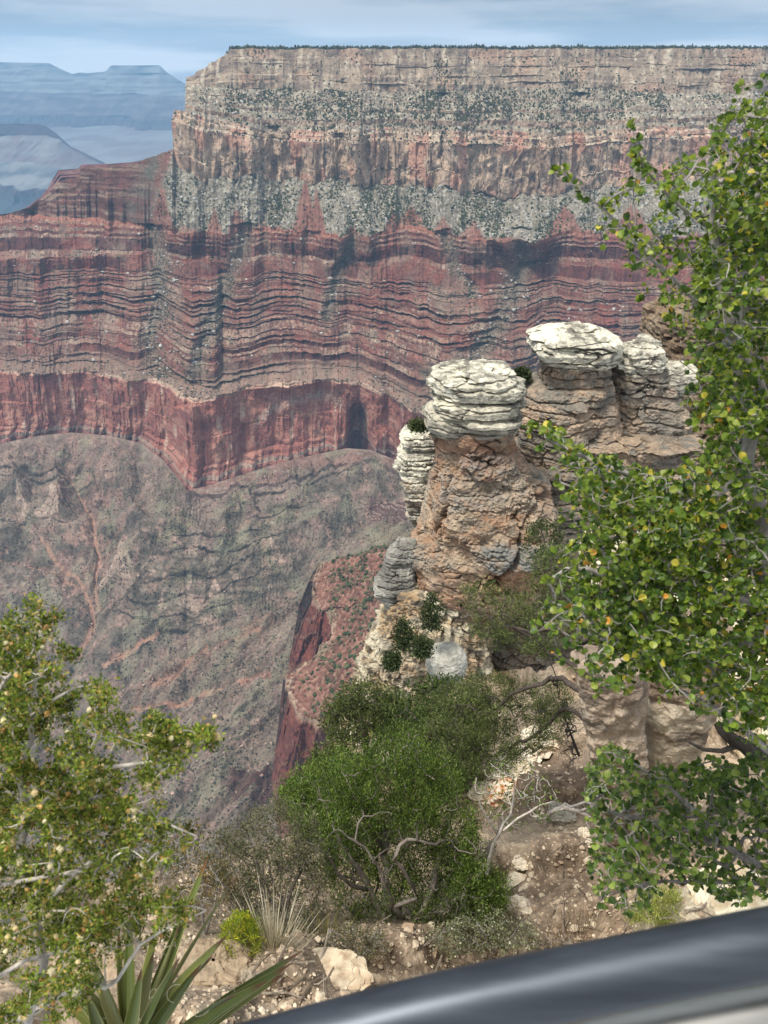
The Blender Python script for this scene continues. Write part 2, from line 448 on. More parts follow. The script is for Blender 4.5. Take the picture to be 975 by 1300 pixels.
        sc = mixc(S(150, 104, 96), S(130, 94, 90), np.clip(.5 + n1 + (bedc - .5), 0, 1))
        sc = mixc(sc, S(178, 152, 140), np.clip(n2 * .9 + n1 * .8 + (bedc - .8) * 1.2, 0, .6))
        sc = mixc(sc, S(148, 136, 126), sstep(.0, .5, fbm(wl / 80, Z / 60, 45., 3)) * .6)
        c = mixc(sc, cc, np.clip(cliff * 1.1, 0, .9))
        c = mixc(c, S(150, 86, 80), sstep(.05, .45, fbm(wl / 130, Z / 45, 47., 4)) * .55)
        c = mixc(c, S(140, 122, 114), sstep(.1, .5, fbm(wl / 100 + 3, Z / 60, 48., 4)) * .55)
        if nm == 'esplanade':
            c = mixc(c, S(176, 118, 104), (1 - sstep(.03, .25, lin + .06 * n1)) * .8)
        ledge = np.clip(fbm(wl / 120, bk[:, None] * 2.3, 9., 2) * 2.0, 0, 1) * (1 - cliff)
        c = mixc(c, S(190, 168, 152), ledge * .25)
        c = mixc(c, S(128, 122, 114), g * .75)
        if nm == 'supai':
            late = sstep(.80, .9, lin)
            c = mixc(c, mixc(S(160, 130, 120), S(138, 120, 112), np.clip(.5 + n1 + n2, 0, 1)), late * .75)
            rt = sstep(520, 545, px + (py - 480) * -.5) * sstep(455, 480, py)
            c = mixc(c, S(124, 118, 108), rt * .8)
        veg = (1 - cliff) * (.28 + .5 * sstep(0, .4, n4)) + g * 1.1 + .02
        bld = .12 * (1 - cliff) + .4 * g
    else:
        c = mixc(S(164, 102, 92), S(142, 88, 86), np.clip(.5 + n1 * .9 + n3 * .5, 0, 1))
        c = mixc(c, S(174, 120, 108), np.clip(fbm(wl / 70, Z / 50, 83., 4) * 1.8 - .2, 0, .85))
        strk = fbm(wl / 16 + .8 * n1, Z / 120, 93., 5) * sstep(-.25, .35, fbm(wl / 120, Z / 160, 95., 3))
        c = mixc(c, S(112, 80, 84), np.clip(strk * 1.3 - .25, 0, .45) * sstep(.05, .2, lin))
        c = mixc(c, S(190, 168, 156), np.clip(fbm(wl / 22, Z / 55, 94., 3) * 2. - .75, 0, .7))
        c = mixc(c, S(186, 164, 150), (1 - sstep(.02, .09, lin + .04 * n1)) * .8)
        ya_ = np.interp(px, [312, 330, 350, 375, 400, 425, 440], [552, 534, 519, 510, 505, 507, 516])
        arch = np.exp(-((py + 3 * n1 - ya_) / 6.5) ** 2) * sstep(312, 335, px) * (1 - sstep(425, 442, px))
        c = mixc(c, S(152, 138, 134), np.clip(arch * (.7 + n2), 0, .85))
        c = mixc(c, S(178, 132, 120), np.clip(1.8 * fbm(wl / 90, Z / 24, 103., 4) - .2, 0, .6))
        c = mixc(c, S(128, 116, 108), np.clip(sstep(.84, .99, lin + .16 * n1) * (.5 + n3), 0, .85) * (px < 215))
        bands = sstep(.80, .86, lin)
        c = mixc(c, mixc(S(140, 92, 90), S(172, 150, 142), (bedc > .55) * one), bands * .8)
        veg = (1 - cliff) * .18
    if nm in ('toroweap', 'hermit', 'kaibab'):
        for x0, y0_, wx_, wy_, k_ in [(400, 134, 40, 13, 1.6), (535, 130, 26, 16, 2.2), (622, 132, 44, 16, 2.4), (470, 142, 30, 9, 1.2), (352, 262, 14, 18, 2.4), (500, 262, 18, 20, 2.2), (612, 268, 22, 18, 2.2), (205, 262, 12, 14, 1.), (720, 110, 18, 24, 1.4), (560, 96, 7, 26, 1.5), (330, 130, 18, 10, 1.)]:
            veg = veg + k_ * np.exp(-((px + 8 * n1 - x0) / wx_) ** 2 - ((py + 5 * n2 - y0_) / wy_) ** 2)
    c = c * (1 + .20 * n2[..., None])
    gs = {'redwall': (.84, 1.15, .94), 'supai': (.92, 1.45, .70), 'esplanade': (.9, 1.4, .70), 'coconino': (.82, 1.4, .74), 'kaibab': (.85, 1.4, .72), 'hermit': (.85, 1.35, .56)}.get(nm, (.85, 1.35, .66))
    c = grade(c, *gs) * (np.array([1.03, .99, .85]) if nm in ('supai', 'redwall', 'esplanade') else np.array([1.02, 1.0, .88]))
    rowsP.append(P); rowCol.append(c); rowVeg.append(veg); rowBld.append(bld); rowPX.append(px); rowPY.append(py)
sk_ = rowsP[-1][-1:].copy(); sk_[..., :2] *= .985; sk_[..., 2] -= 130
rowsP.append(sk_); rowCol.append(rowCol[-1][-1:]); rowVeg.append(rowVeg[-1][-1:] * 0); rowBld.append(rowBld[-1][-1:] * 0); rowPY.append(rowPY[-1][-1:])
PW = np.concatenate(rowsP); CW = np.concatenate(rowCol); VW = np.concatenate(rowVeg); BW = np.concatenate(rowBld); PYW = np.concatenate(rowPY)
wall = mesh_np('canyon_terrain', PW, grid_faces(NU, PW.shape[0]), M_WALL, np.clip(CW.reshape(-1, 3), .01, .9))
tag(wall, 'layered red and tan canyon wall with flat rim', kind='structure')

# ================================================================== SIDE CANYON BELOW THE CLIFFS
NB = 1150
UB = np.linspace(-90, 1120, NB)
j = np.clip(np.interp(UB, U, np.arange(NU)), 0, NU - 1)
ji = j.astype(int)
top = H_[ji].copy()
top[:, 2] = H_[ji, 2] + 14
y0 = np.interp(UB, U, yH) - 3
RB = 620
tt = np.linspace(0, 1, RB)[:, None]
pyB = y0[None, :] * (1 - tt) + 1230 * tt
pxB = np.broadcast_to(UB[None, :], pyB.shape) + 0
wx = 12 * fbm(pxB / 60, pyB / 60, 3.1, 3); wy = 8 * fbm(pxB / 50, pyB / 50, 7.7, 3)
X_, Y_ = pxB + wx, pyB + wy
T = np.full(pyB.shape, math.tan(math.radians(27)))
under = pyB - y0[None, :]
def band(path, h, xr=None):
    p = np.array(path, float)
    yc = np.interp(X_, p[:, 0], p[:, 1])
    tap = sstep(p[0, 0], p[0, 0] + 22, X_) * (1 - sstep(p[-1, 0] - 22, p[-1, 0], X_))
    h = h * tap * np.clip(.75 + 1.1 * pn(X_ / 17, h * 3.1, .5), .1, 1.3)
    return 1 - sstep(h * .8, h * 1.2 + .4, np.abs(pyB + .18 * wy - yc))
LEDGE = [([(-90, 596), (40, 600), (110, 596)], 3), ([(-90, 607), (60, 609), (130, 604)], 2.5), ([(-60, 662), (30, 664), (90, 660)], 2.5),
         ([(240, 634), (300, 622), (380, 606), (440, 592), (520, 600)], 4), ([(300, 630), (400, 612), (470, 598)], 2),
         ([(178, 744), (205, 737), (238, 734), (256, 728)], 4.5), ([(150, 768), (200, 765), (262, 752)], 2.5),
         ([(255, 730), (278, 722), (300, 713), (330, 712)], 5), ([(262, 752), (290, 742), (325, 734)], 3),
         ([(200, 712), (260, 700), (340, 690), (372, 684)], 2.5), ([(200, 690), (270, 682), (350, 672)], 2), ([(140, 782), (200, 786), (260, 776)], 2.5),
         ([(230, 775), (270, 768), (300, 756)], 3), ([(160, 832), (200, 806), (250, 792)], 3),
         ([(300, 662), (350, 652), (400, 640)], 2)]
T0 = T.copy()
lg = 0
for p_, h_ in LEDGE: lg = np.maximum(lg, band(p_, h_ * .6))
alc = np.exp(-((X_ - 176) / 13) ** 2) * ((pyB > 652) & (pyB < 684))
T = T + lg * 2.0 + 1.6 * alc
# right flank of the side canyon and the near slope rising towards us
axis_y = np.interp(pxB, [-90, 100, 150, 230, 330, 400, 480, 560, 760], [900, 890, 858, 805, 748, 700, 640, 600, 560])
below = sstep(-10, 60, pyB + wy - axis_y)
T = T * (1 - below) + below * (math.tan(math.radians(9)) - .20 * sstep(60, 200, pyB - axis_y))
T0 = T0 * (1 - below) + below * (math.tan(math.radians(9)) - .20 * sstep(60, 200, pyB - axis_y))
cliff2 = sstep(458, 474, X_) * (1 - sstep(540, 556, X_)) * ((pyB + .3 * wy > 630) & (pyB + .3 * wy < 662))
T = T + cliff2 * 2.0
rim2 = sstep(280, 300, pxB) * (1 - sstep(352, 380, pxB)) * ((pyB + .6 * wy > 978) & (pyB + .6 * wy < 1016))
T = T + rim2 * 3
gorge = sstep(1016, 1040, pyB)
T = T * (1 - gorge) + gorge * math.tan(math.radians(15)); T0 = T0 * (1 - gorge) + gorge * math.tan(math.radians(15))
dep = ray(pxB, pyB)
tanD = -dep[..., 2] / np.hypot(dep[..., 0], dep[..., 1])
def march(Tm):
    D = np.empty(pyB.shape); D[0] = -top[:, 2] / tanD[0]; z = -D[0] * tanD[0]
    for r in range(1, RB):
        D[r] = (Tm[r] * D[r - 1] - z) / (tanD[r] + Tm[r]); z = -D[r] * tanD[r]
    return D
def gsm(Aq, sg, ax):
    n_ = int(3 * sg); ker = np.exp(-.5 * (np.arange(-n_, n_ + 1) / sg) ** 2); ker /= ker.sum()
    pad = np.pad(Aq, ((n_, n_), (0, 0)) if ax == 0 else ((0, 0), (n_, n_)), mode='edge'); o_ = np.zeros_like(Aq)
    for i_, k_ in enumerate(ker): o_ += k_ * (pad[i_:i_ + Aq.shape[0]] if ax == 0 else pad[:, i_:i_ + Aq.shape[1]])
    return o_
D0 = march(T0); delta = march(T) - D0
hp = delta - gsm(delta, 15., 0)
b1_ = sstep(0, 60, under); b2_ = sstep(40, 200, under)
Ds = D0 * (1 - b1_) + gsm(D0, 9., 1) * b1_
Ds = Ds * (1 - b2_) + gsm(D0, 30., 1) * b2_
Dm = Ds + hp * 1.4
Zm = -Dm * tanD
az = np.arctan2(dep[..., 0], dep[..., 1])
PB = np.stack([Dm * np.sin(az), Dm * np.cos(az), Zm], -1)
gx, gy = PB[..., 0], PB[..., 1]
rot = .9
ax_, ay_ = gx * math.cos(rot) + gy * math.sin(rot), -gx * math.sin(rot) + gy * math.cos(rot)
amp = sstep(0, 14, under)
PB[..., 2] += amp * (11.0 * ridged(gx / 80 + .3 * fbm(gx / 50, gy / 50, 4., 2), gy / 200, 2.2, 4) * (1 - below) + below * 13.0 * ridged(ax_ / 150, ay_ / 46, 5., 4) + 2.6 * fbm(gx / 18, gy / 18, 1., 5) + 1.6 * fbm(gx / 6, gy / 6, 9., 3))
def along(path, w):
    p = np.array(path, float); best = np.full(pxB.shape, 1e9)
    for a, b in zip(p[:-1], p[1:]):
        ab = b - a; q = np.clip(((X_ - a[0]) * ab[0] + (Y_ - a[1]) * ab[1]) / (ab @ ab), 0, 1)
        best = np.minimum(best, np.hypot(X_ - a[0] - q * ab[0], Y_ - a[1] - q * ab[1]))
    return np.exp(-best / w) * np.clip(best / 2, 0, 1) + (best < 2) * np.exp(-best / w) * (1 - np.clip(best / 2, 0, 1))
for pth_, w_, h_ in [([(232, 634), (205, 655), (178, 690), (152, 740), (138, 790)], 16, 26), ([(480, 590), (420, 650), (350, 700), (290, 745)], 14, 14), ([(20, 590), (34, 640), (50, 690)], 10, 16), ([(120, 590), (128, 630), (150, 670)], 8, -18),
                     ([(88, 590), (112, 640), (124, 690), (120, 740), (114, 800), (90, 840)], 18, -26), ([(-20, 690), (60, 716), (112, 752)], 14, -16), ([(330, 640), (290, 690), (262, 740), (240, 780)], 12, -14), ([(300, 640), (262, 680), (225, 730)], 10, 10),
                     ([(345, 785), (300, 812), (250, 842), (200, 868), (140, 890)], 10, 14), ([(345, 848), (296, 860), (240, 882), (160, 898)], 10, -12), ([(345, 880), (280, 910), (240, 940)], 12, 12), ([(330, 940), (290, 960), (250, 1000)], 12, 12), ([(380, 745), (320, 770), (250, 800), (170, 850)], 10, -10),
                     ([(520, 610), (450, 665), (380, 715)], 8, -12), ([(70, 590), (70, 640)], 7, 12), ([(170, 580), (176, 620), (190, 650)], 7, -14), ([(200, 600), (215, 640)], 6, -10)]:
    PB[..., 2] += amp * h_ * along(pth_, w_)
PB[..., 2] += -26 * below * (1 - sstep(0, 240, np.abs(pyB - axis_y))) * amp * .3
n1 = fbm(gx / 60, gy / 60, 21., 4); n2 = fbm(gx / 7, gy / 7, 22., 3); n3 = fbm(gx / 22, gy / 22, 23., 4)
c = mixc(S(140, 124, 112), S(108, 101, 92), np.clip(.5 + 1.3 * n1 + .5 * n2, 0, 1))
c = mixc(c, S(137, 130, 106), sstep(-.1, .5, n1 + .5 * n3) * sstep(180, 230, X_) * (1 - sstep(360, 400, X_)) * .8 * (1 - below))
pk = np.exp(-((X_ - 110) / 55) ** 2) * (1 - sstep(720, 800, Y_))
c = mixc(c, S(150, 118, 108), np.clip(pk * (.55 + n3), 0, .85))
c = mixc(c, S(146, 112, 104), np.clip(n3 * 1.5 - .1, 0, .6))
c = mixc(c, S(150, 128, 112), below * .45 * np.clip(.5 + n1, 0, 1))
c = mixc(c, S(92, 88, 84), lg * .85)
c = mixc(c, S(86, 82, 82), alc * .6)
c = mixc(c, S(106, 66, 60), rim2 * .9)
c = mixc(c, S(150, 128, 120), sstep(.35, .6, n3) * .5)
c = mixc(c, S(84, 80, 76), np.clip(1.5 * fbm(gx / 34 + 4, gy / 34, 27., 5) - .15, 0, .4) * (1 - .5 * below))
c = mixc(c, S(140, 118, 112), (1 - sstep(20, 60, under + 30 * n1)) * .3)
# alluvial fans under the ledges
for x0, ya, yb, w in [(269, 720, 752, 11), (240, 742, 770, 9), (152, 690, 745, 22), (350, 684, 718, 10), (215, 745, 780, 10), (30, 610, 660, 14), (60, 612, 665, 16)]:
    q = (Y_ - ya) / (yb - ya)
    f = (q > 0) & (q < 1) & (np.abs(X_ - x0) < w * q)
    c = mixc(c, S(160, 138, 126), f * .7)
WASH = [([(55, 690), (70, 712), (100, 730), (112, 752), (116, 780), (108, 806), (98, 822)], 4.2), ([(88, 600), (112, 640), (124, 690), (120, 740), (126, 770), (116, 800)], 4.0), ([(-20, 700), (55, 716), (100, 738)], 2.6),
        ([(168, 896), (205, 890), (240, 884), (272, 872), (296, 862), (338, 852)], 4.0), ([(196, 872), (225, 860), (246, 842), (262, 820)], 3.2), ([(132, 846), (158, 830), (178, 812), (200, 806)], 3.0),
        ([(246, 842), (280, 822), (330, 800)], 2.0)]
wash = np.zeros_like(pxB)
for p_, w_ in WASH:
    p = np.array(p_, float)
    if p[0, 0] > 130: w_ = w_ * 1.55
    for a, b in zip(p[:-1], p[1:]):
        ab = b - a; q = np.clip(((pxB + .35 * wx - a[0]) * ab[0] + (pyB + .35 * wy - a[1]) * ab[1]) / (ab @ ab), 0, 1)
        d = np.hypot(pxB + .35 * wx - a[0] - q * ab[0], pyB + .35 * wy - a[1] - q * ab[1]) + 1.4 * pn(pxB / 6, pyB / 6, 8.)
        wash = np.maximum(wash, 1 - sstep(w_ * .35, w_ * .8, d))
wash = wash * np.clip(1.1 + .5 * fbm(pxB / 9, pyB / 9, 6., 3), .2, 1)
c = mixc(c, S(164, 136, 120), wash * np.where(pxB < 150, .6, .95))
PB[..., 2] -= wash * 3
n5 = fbm(gx / 3, gy / 3, 25., 2)
c = c * (1 + .26 * n2[..., None] + .22 * n5[..., None])
zb = PB[..., 2] + 5 * fbm(gx / 120, gy / 120, 61., 3)
bedl = sstep(.05, .4, fbm(zb / 5.5, gx / 400, 62., 3)) * (1 - below) * sstep(135, 200, X_) * (1 - sstep(365, 400, X_)) * sstep(40, 70, under)
c = mixc(c, S(84, 82, 74), bedl * .55)
blk2 = sstep(462, 470, X_) * (1 - sstep(545, 552, X_)) * sstep(630, 634, pyB + .3 * wy) * (1 - sstep(660, 663, pyB + .3 * wy))
c = mixc(c, mixc(S(112, 78, 78), S(150, 128, 122), sstep(.0, .3, fbm(zb / 2.2, 1., 63., 2))), blk2 * .9)
c = mixc(c, S(134, 128, 104), sstep(440, 480, X_) * sstep(662, 670, pyB) * (1 - sstep(700, 730, pyB)) * .7)
c = mixc(c, S(118, 96, 84), below * sstep(.0, .4, fbm(ax_ / 160, ay_ / 18, 64., 4)) * .6)
c = mixc(c, S(128, 126, 106), below * sstep(.1, .45, fbm(ax_ / 130 + 5, ay_ / 30, 65., 4)) * .6)
c = grade(c, .80, 1.6, .80, .17) * np.array([1.05, 1.0, .90])
c = mixc(c, S(160, 122, 102), wash * np.where(pxB < 150, .55, .85))
mv = (1 - sstep(10, 26, under + 14 * n1)) * (.35 + .65 * sstep(225, 260, pxB))
c = mixc(c, mixc(S(132, 84, 76), S(150, 138, 128), sstep(-.05, .2, fbm(PB[..., 2] / 3.2, gx / 500, 66., 2))), mv * .3)
hum = along([(348, 786), (300, 812), (250, 842), (205, 866), (150, 888)], 7)
c = mixc(c, S(136, 108, 92), np.clip(hum * (.6 + n3), 0, .7))
c = mixc(c, S(138, 134, 112), sstep(.25, .5, fbm(gx / 45 + 9, gy / 45, 29., 4)) * .45)
vb = (.40 + .9 * sstep(0, .5, n1)) * (1 - wash) * (1 - lg) * sstep(2, 14, under)
basin = mesh_np('side_canyon_terrain', PB, grid_faces(NB, RB), M_WALL, np.clip(c.reshape(-1, 3), .01, .9))
tag(basin, 'grey and pinkish side canyon slopes below the red cliff', kind='structure')

# ================================================================== RED SPUR (nearer)
SP_E = [(470, 708), (430, 712), (403, 717), (398, 735), (398, 758), (406, 772), (416, 776), (420, 800), (396, 838), (362, 856), (366, 880), (378, 905), (405, 916), (440, 922), (500, 930), (600, 945)]
SP_B = [(462, 712), (424, 717), (393, 735), (380, 768), (366, 845), (392, 840), (413, 818), (419, 806), (393, 848), (352, 930), (345, 990), (352, 994), (392, 988), (440, 1004), (500, 1012), (600, 1030)]
SP_I = [(760, 600), (680, 640), (640, 670), (650, 690), (655, 705), (660, 720), (665, 740), (670, 760), (675, 780), (680, 800), (690, 820), (700, 840), (710, 860), (720, 880), (740, 890), (800, 900)]
ns = len(SP_E); NS = 460
us = np.linspace(0, ns - 1, NS)
seg = np.concatenate([[0], np.cumsum([math.dist(SP_E[i], SP_E[i + 1]) + math.dist(SP_B[i], SP_B[i + 1]) for i in range(ns - 1)])])
us = np.interp(np.linspace(0, seg[-1], NS), seg, np.arange(ns))
def pth(p, k): return np.interp(us, np.arange(ns), np.array(p, float)[:, k])
jx_ = 4.5 * fbm(us * 2.6, 3., 0, 4); jy_ = 4.0 * fbm(us * 2.6, 9., 0, 4)
E3 = at_z(pth(SP_E, 0) + jx_, pth(SP_E, 1) + jy_, np.full(NS, -560.))
I3 = at_z(pth(SP_I, 0), pth(SP_I, 1), np.full(NS, -450.))
dE = np.hypot(E3[:, 0], E3[:, 1])
rb = ray(pth(SP_B, 0), pth(SP_B, 1)); hb = np.hypot(rb[:, 0], rb[:, 1])
B3 = rb * (dE * .985 / hb)[:, None]
B4 = B3.copy(); B4[:, 2] -= 60; B4[:, :2] *= .96
rows = []
for a, b, n in ((I3, E3, 200), (E3, B3, 170), (B3, B4, 20)):
    q = (np.arange(n) / n)[:, None, None]
    rows.append(a[None] * (1 - q) + b[None] * q)
PS = np.concatenate(rows)
rr = np.arange(PS.shape[0])[:, None]
isclf = ((rr >= 200) & (rr < 370)).astype(float) * np.ones((1, NS)); istop = (rr < 200) * np.ones((1, NS))
gx, gy, gz = PS[..., 0], PS[..., 1], PS[..., 2]
n1 = fbm(gx / 30, gy / 30, gz / 30, 4); n2 = fbm(gx / 4, gy / 4, gz / 4, 3)
st = fbm((gx + gy) / 7, (gx - gy) / 40, gz / 90, 4)
tp = np.clip(rr / 200., 0, 1)
q = np.clip((rr - 200) / 170., 0, 1)
off = isclf * (9 * ridged(gx / 30, gy / 30, gz / 90, 4) + 3.5 * st) * np.minimum(1, np.minimum(q, 1 - q) * 6)
dn = np.stack([gx, gy], -1); dn /= np.linalg.norm(dn, axis=-1)[..., None]
PS[..., 0] -= dn[..., 0] * off; PS[..., 1] -= dn[..., 1] * off
step = np.floor(tp * 9 + .8 * n1) / 9 - tp
PS[..., 2] += istop * (7 * n1 + 2.2 * n2 - 16 * step * np.sin(np.pi * tp))
c = mixc(S(164, 112, 102), S(132, 84, 80), np.clip(.5 + 1.2 * n1, 0, 1))
c = mixc(c, S(176, 140, 128), np.clip(n2 * 1.3 + .1, 0, .7) * istop)
c = mixc(c, S(192, 176, 160), istop * sstep(.93, .99, tp + .05 * n1) * np.clip(.4 + n2, 0, .7))
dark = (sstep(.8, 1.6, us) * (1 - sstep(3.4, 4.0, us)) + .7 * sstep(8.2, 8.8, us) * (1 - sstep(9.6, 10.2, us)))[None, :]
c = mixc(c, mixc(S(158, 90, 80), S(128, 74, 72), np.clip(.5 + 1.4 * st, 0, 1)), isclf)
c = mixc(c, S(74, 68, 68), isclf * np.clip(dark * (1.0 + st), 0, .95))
c = mixc(c, S(178, 130, 116), isclf * np.clip(st * 1.5 - .4, 0, .6))
c = mixc(c, S(178, 150, 136), isclf * (1 - sstep(.0, .10, q + .05 * n1)) * .8)
c = mixc(c, S(120, 112, 84), istop * sstep(-.1, .4, n1) * .4)
c = grade(c * (1 + .25 * n2[..., None]), .85, 1.4, .62) * np.array([1.03, 1.0, .84])
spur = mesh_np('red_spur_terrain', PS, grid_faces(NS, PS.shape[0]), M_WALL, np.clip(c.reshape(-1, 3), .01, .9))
tag(spur, 'shrub dotted red spur with sheer cliffs', kind='structure')
VS = istop * (.6 + .8 * sstep(-.3, .3, n1)) * (1 - sstep(.9, .97, tp)) * np.ones_like(gx)

# ================================================================== DISTANT RIMS
def far_hills(name, lines, nu, u0, u1, amp, wlen, seed, cols, label):
    uu = np.linspace(u0, u1, nu)
    L3, pys = [], []
    for kn, dist in lines:
        y, = knots(uu, kn)
        pys.append(y); L3.append(at_d(uu, y, np.full(nu, float(dist))))
    P, Cc = [], []
    for i in range(len(L3) - 1):
        n = 26
        tf = (np.arange(n + (i == len(L3) - 2)) / n)[:, None]
        p = L3[i][None] * (1 - tf[..., None]) + L3[i + 1][None] * tf[..., None]
        dsp = amp * ridged(p[..., 0] / wlen, p[..., 2] / (wlen * 2), seed, 5) * (0.3 if i == 0 else 1) * (1 + .6 * i)
        dsp = dsp * np.where((i == 0) & (tf == 0), .2, 1)
        p[..., 1] += -dsp
        p[..., 2] += -p[..., 2] * 0 + (-dsp * .03)
        cA, cB = cols[i]
        nn = fbm(p[..., 0] / wlen * 2, p[..., 2] / 60., seed + 3., 4)
        bd = .5 + .5 * np.sin(p[..., 2] / 17. + 2 * nn)
        Cc.append(mixc(np.array(cA), np.array(cB), np.clip(.5 * bd + nn + .1, 0, 1)))
        P.append(p)
    P = np.concatenate(P); Cc = np.concatenate(Cc)
    o = mesh_np(name, P, grid_faces(nu, P.shape[0]), M_WALL, np.clip(Cc.reshape(-1, 3), .01, .9))
    tag(o, label, kind='structure')

wht, red_, gry, pnk = S(126, 124, 122), S(76, 58, 62), S(62, 66, 68), S(108, 94, 94)
sky_l = [(-200, 78), (-60, 80), (0, 79), (62, 80), (76, 87), (92, 94), (100, 92), (110, 93), (134, 91), (141, 83), (203, 83), (212, 92), (228, 102), (245, 112), (330, 118), (460, 115), (800, 112), (1200, 110)]
def sh(kn, dy): return [(x, y + dy) for x, y in kn]
far_hills('far_rim_hills', [(sky_l, 15500), ([(x, min(y + 10, 118 + (y > 100) * 8)) for x, y in sky_l], 15300), ([(-200, 118), (0, 116), (100, 118), (220, 122), (330, 128), (1200, 130)], 14200),
          ([(-200, 148), (0, 146), (90, 144), (150, 150), (230, 150), (1200, 150)], 13200), ([(-200, 160), (100, 160), (230, 164), (1200, 165)], 12900), ([(-200, 178), (100, 182), (230, 184), (1200, 190)], 11400), ([(-200, 215), (100, 212), (230, 205), (1200, 215)], 9600),
          ([(-200, 300), (230, 290), (1200, 300)], 7600)], 700, -200, 1200, 170, 900, 5.,
          [(wht, gry), (wht, red_), (red_, pnk), (red_, red_ * .6), (pnk, wht), (wht, pnk), (gry, pnk)], 'distant layered canyon rim fading to blue')
b1 = [(-300, 160), (-60, 158), (48, 157), (58, 160), (72, 170), (90, 186), (130, 205), (160, 225), (200, 250), (260, 280)]
far_hills('far_butte_hills', [(b1, 8200), ([(-300, 172), (0, 171), (60, 172), (76, 177), (92, 190), (132, 208), (162, 228), (200, 253), (260, 283)], 8150), ([(-300, 205), (0, 204), (60, 210), (100, 216), (140, 226), (200, 262), (260, 290)], 7500),
          ([(-300, 238), (0, 236), (60, 238), (100, 242), (200, 280), (260, 300)], 6900), ([(-300, 256), (0, 255), (100, 262), (260, 305)], 6700), ([(-300, 310), (260, 330)], 5600)], 420, -300, 260, 90, 500, 8.,
          [(red_, red_ * .7), (pnk, wht), (wht, gry), (red_ * .8, gry), (gry, gry)], 'distant flat topped butte in blue haze')

rd2, pk2 = S(112, 70, 64), S(134, 100, 92)
b2 = [(-40, 290), (14, 272), (36, 262), (52, 250), (60, 240), (68, 226), (74, 216), (99, 214), (104, 209), (140, 208), (168, 206), (190, 202), (212, 198), (235, 190), (300, 186)]
def stp(dy, k): return [(x, y + dy * k) for x, y in b2]
far_hills('red_bench_hills', [(b2, 2750), (stp(7, 1), 2740), (stp(11, 1), 2700), (stp(22, 1), 2680), (stp(30, 1), 2620), (stp(60, 1), 2500)], 500, -40, 300, 16, 90, 11.,
          [(rd2, pk2), (pk2, rd2), (rd2, rd2 * .7), (pk2, rd2), (rd2, pk2)], 'stepped red bench behind the promontory')
# ================================================================== FAR VEGETATION (uncountable)
ICO_V = np.array([(0, 0, 1), (.894, 0, .447), (.276, .851, .447), (-.724, .526, .447), (-.724, -.526, .447), (.276, -.851, .447), (.724, .526, -.447), (-.276, .851, -.447), (-.894, 0, -.447), (-.276, -.851, -.447), (.724, -.526, -.447), (0, 0, -1)], np.float32)
ICO_F = np.array([(0, 1, 2), (0, 2, 3), (0, 3, 4), (0, 4, 5), (0, 5, 1), (1, 6, 2), (2, 7, 3), (3, 8, 4), (4, 9, 5), (5, 10, 1), (2, 6, 7), (3, 7, 8), (4, 8, 9), (5, 9, 10), (1, 10, 6), (6, 11, 7), (7, 11, 8), (8, 11, 9), (9, 11, 10), (10, 11, 6)])
def blobs(P, sx, sz, cols, seed, jit=.35, lift=.5):
    r = RS(seed); n = len(P)
    V = ICO_V[None] * (1 + jit * r.normal(size=(n, 12, 1))).clip(.35, 1.7) * np.stack([sx, sx, sz], -1)[:, None, :]
    a = r.rand(n) * 6.28; ca, sa = np.cos(a)[:, None], np.sin(a)[:, None]
    V = np.stack([V[..., 0] * ca - V[..., 1] * sa, V[..., 0] * sa + V[..., 1] * ca, V[..., 2]], -1)
    V = V + P[:, None, :]; V[..., 2] += (sz * lift)[:, None]
    F = ICO_F[None] + (np.arange(n) * 12)[:, None, None]
    return V.reshape(-1, 3), F.reshape(-1, 3), np.repeat(cols, 12, 0)

def sample_grid(P, dens, n, seed):
    r = RS(seed)
    du = np.linalg.norm(np.diff(P[:-1], axis=1), axis=-1); dv = np.linalg.norm(np.diff(P[:, :-1], axis=0), axis=-1)
    sc = np.linalg.norm(P[:-1, :-1], axis=-1) ** 2
    w = (np.minimum(du, 40) * np.minimum(dv, 40) * dens[:-1, :-1]) / sc
    w = np.clip(w, 0, None).ravel(); cs = np.cumsum(w); k = np.searchsorted(cs, r.rand(n) * cs[-1])
    k = np.clip(k, 0, len(w) - 1)
    v, u = np.divmod(k, P.shape[1] - 1)
    a, b = r.rand(n)[:, None], r.rand(n)[:, None]
    return P[v, u] * (1 - a) * (1 - b) + P[v, u + 1] * a * (1 - b) + P[v + 1, u] * (1 - a) * b + P[v + 1, u + 1] * a * b

def greens(n, seed, base=(62, 74, 62), base2=(88, 92, 74)):
    r = RS(seed); t = r.rand(n, 1)
    return (S(*base) * (1 - t) + S(*base2) * t) * r.uniform(.7, 1.3, (n, 1))

lay0 = np.cumsum([0] + [len(p) for p in rowsP])
top_end = lay0[6]
n = 14500
dn_ = VW.copy(); dn_[:lay0[2]] = 0; dn_[top_end:] = 0; dn_[:, :int((200 + 90) / 1210 * NU)] = 0
p = sample_grid(PW, dn_, n, 5); r = RS(6); sx = r.uniform(.8, 2.1, n) * (1 + .5 * (r.rand(n) > .85))
V1 = blobs(p, sx, sx * r.uniform(.8, 1.35, n), greens(n, 8, (58, 64, 46), (86, 86, 62)), 7)
n2_ = 12000; dn_ = VW.copy(); dn_[:top_end] = 0
p = sample_grid(PW, dn_, n2_, 15); sx = RS(16).uniform(.7, 1.8, n2_)
V2 = blobs(p, sx, sx * .8, greens(n2_, 18, (58, 60, 48), (90, 86, 68)), 17)
n3_ = 30000
p = sample_grid(PB, vb, n3_, 25); sx = RS(26).uniform(.55, 1.5, n3_)
V3 = blobs(p, sx, sx * .75, greens(n3_, 28, (42, 44, 36), (72, 72, 56)), 27)
n4_ = 2600
p = sample_grid(PS, VS, n4_, 35); sx = RS(36).uniform(.9, 2.5, n4_)
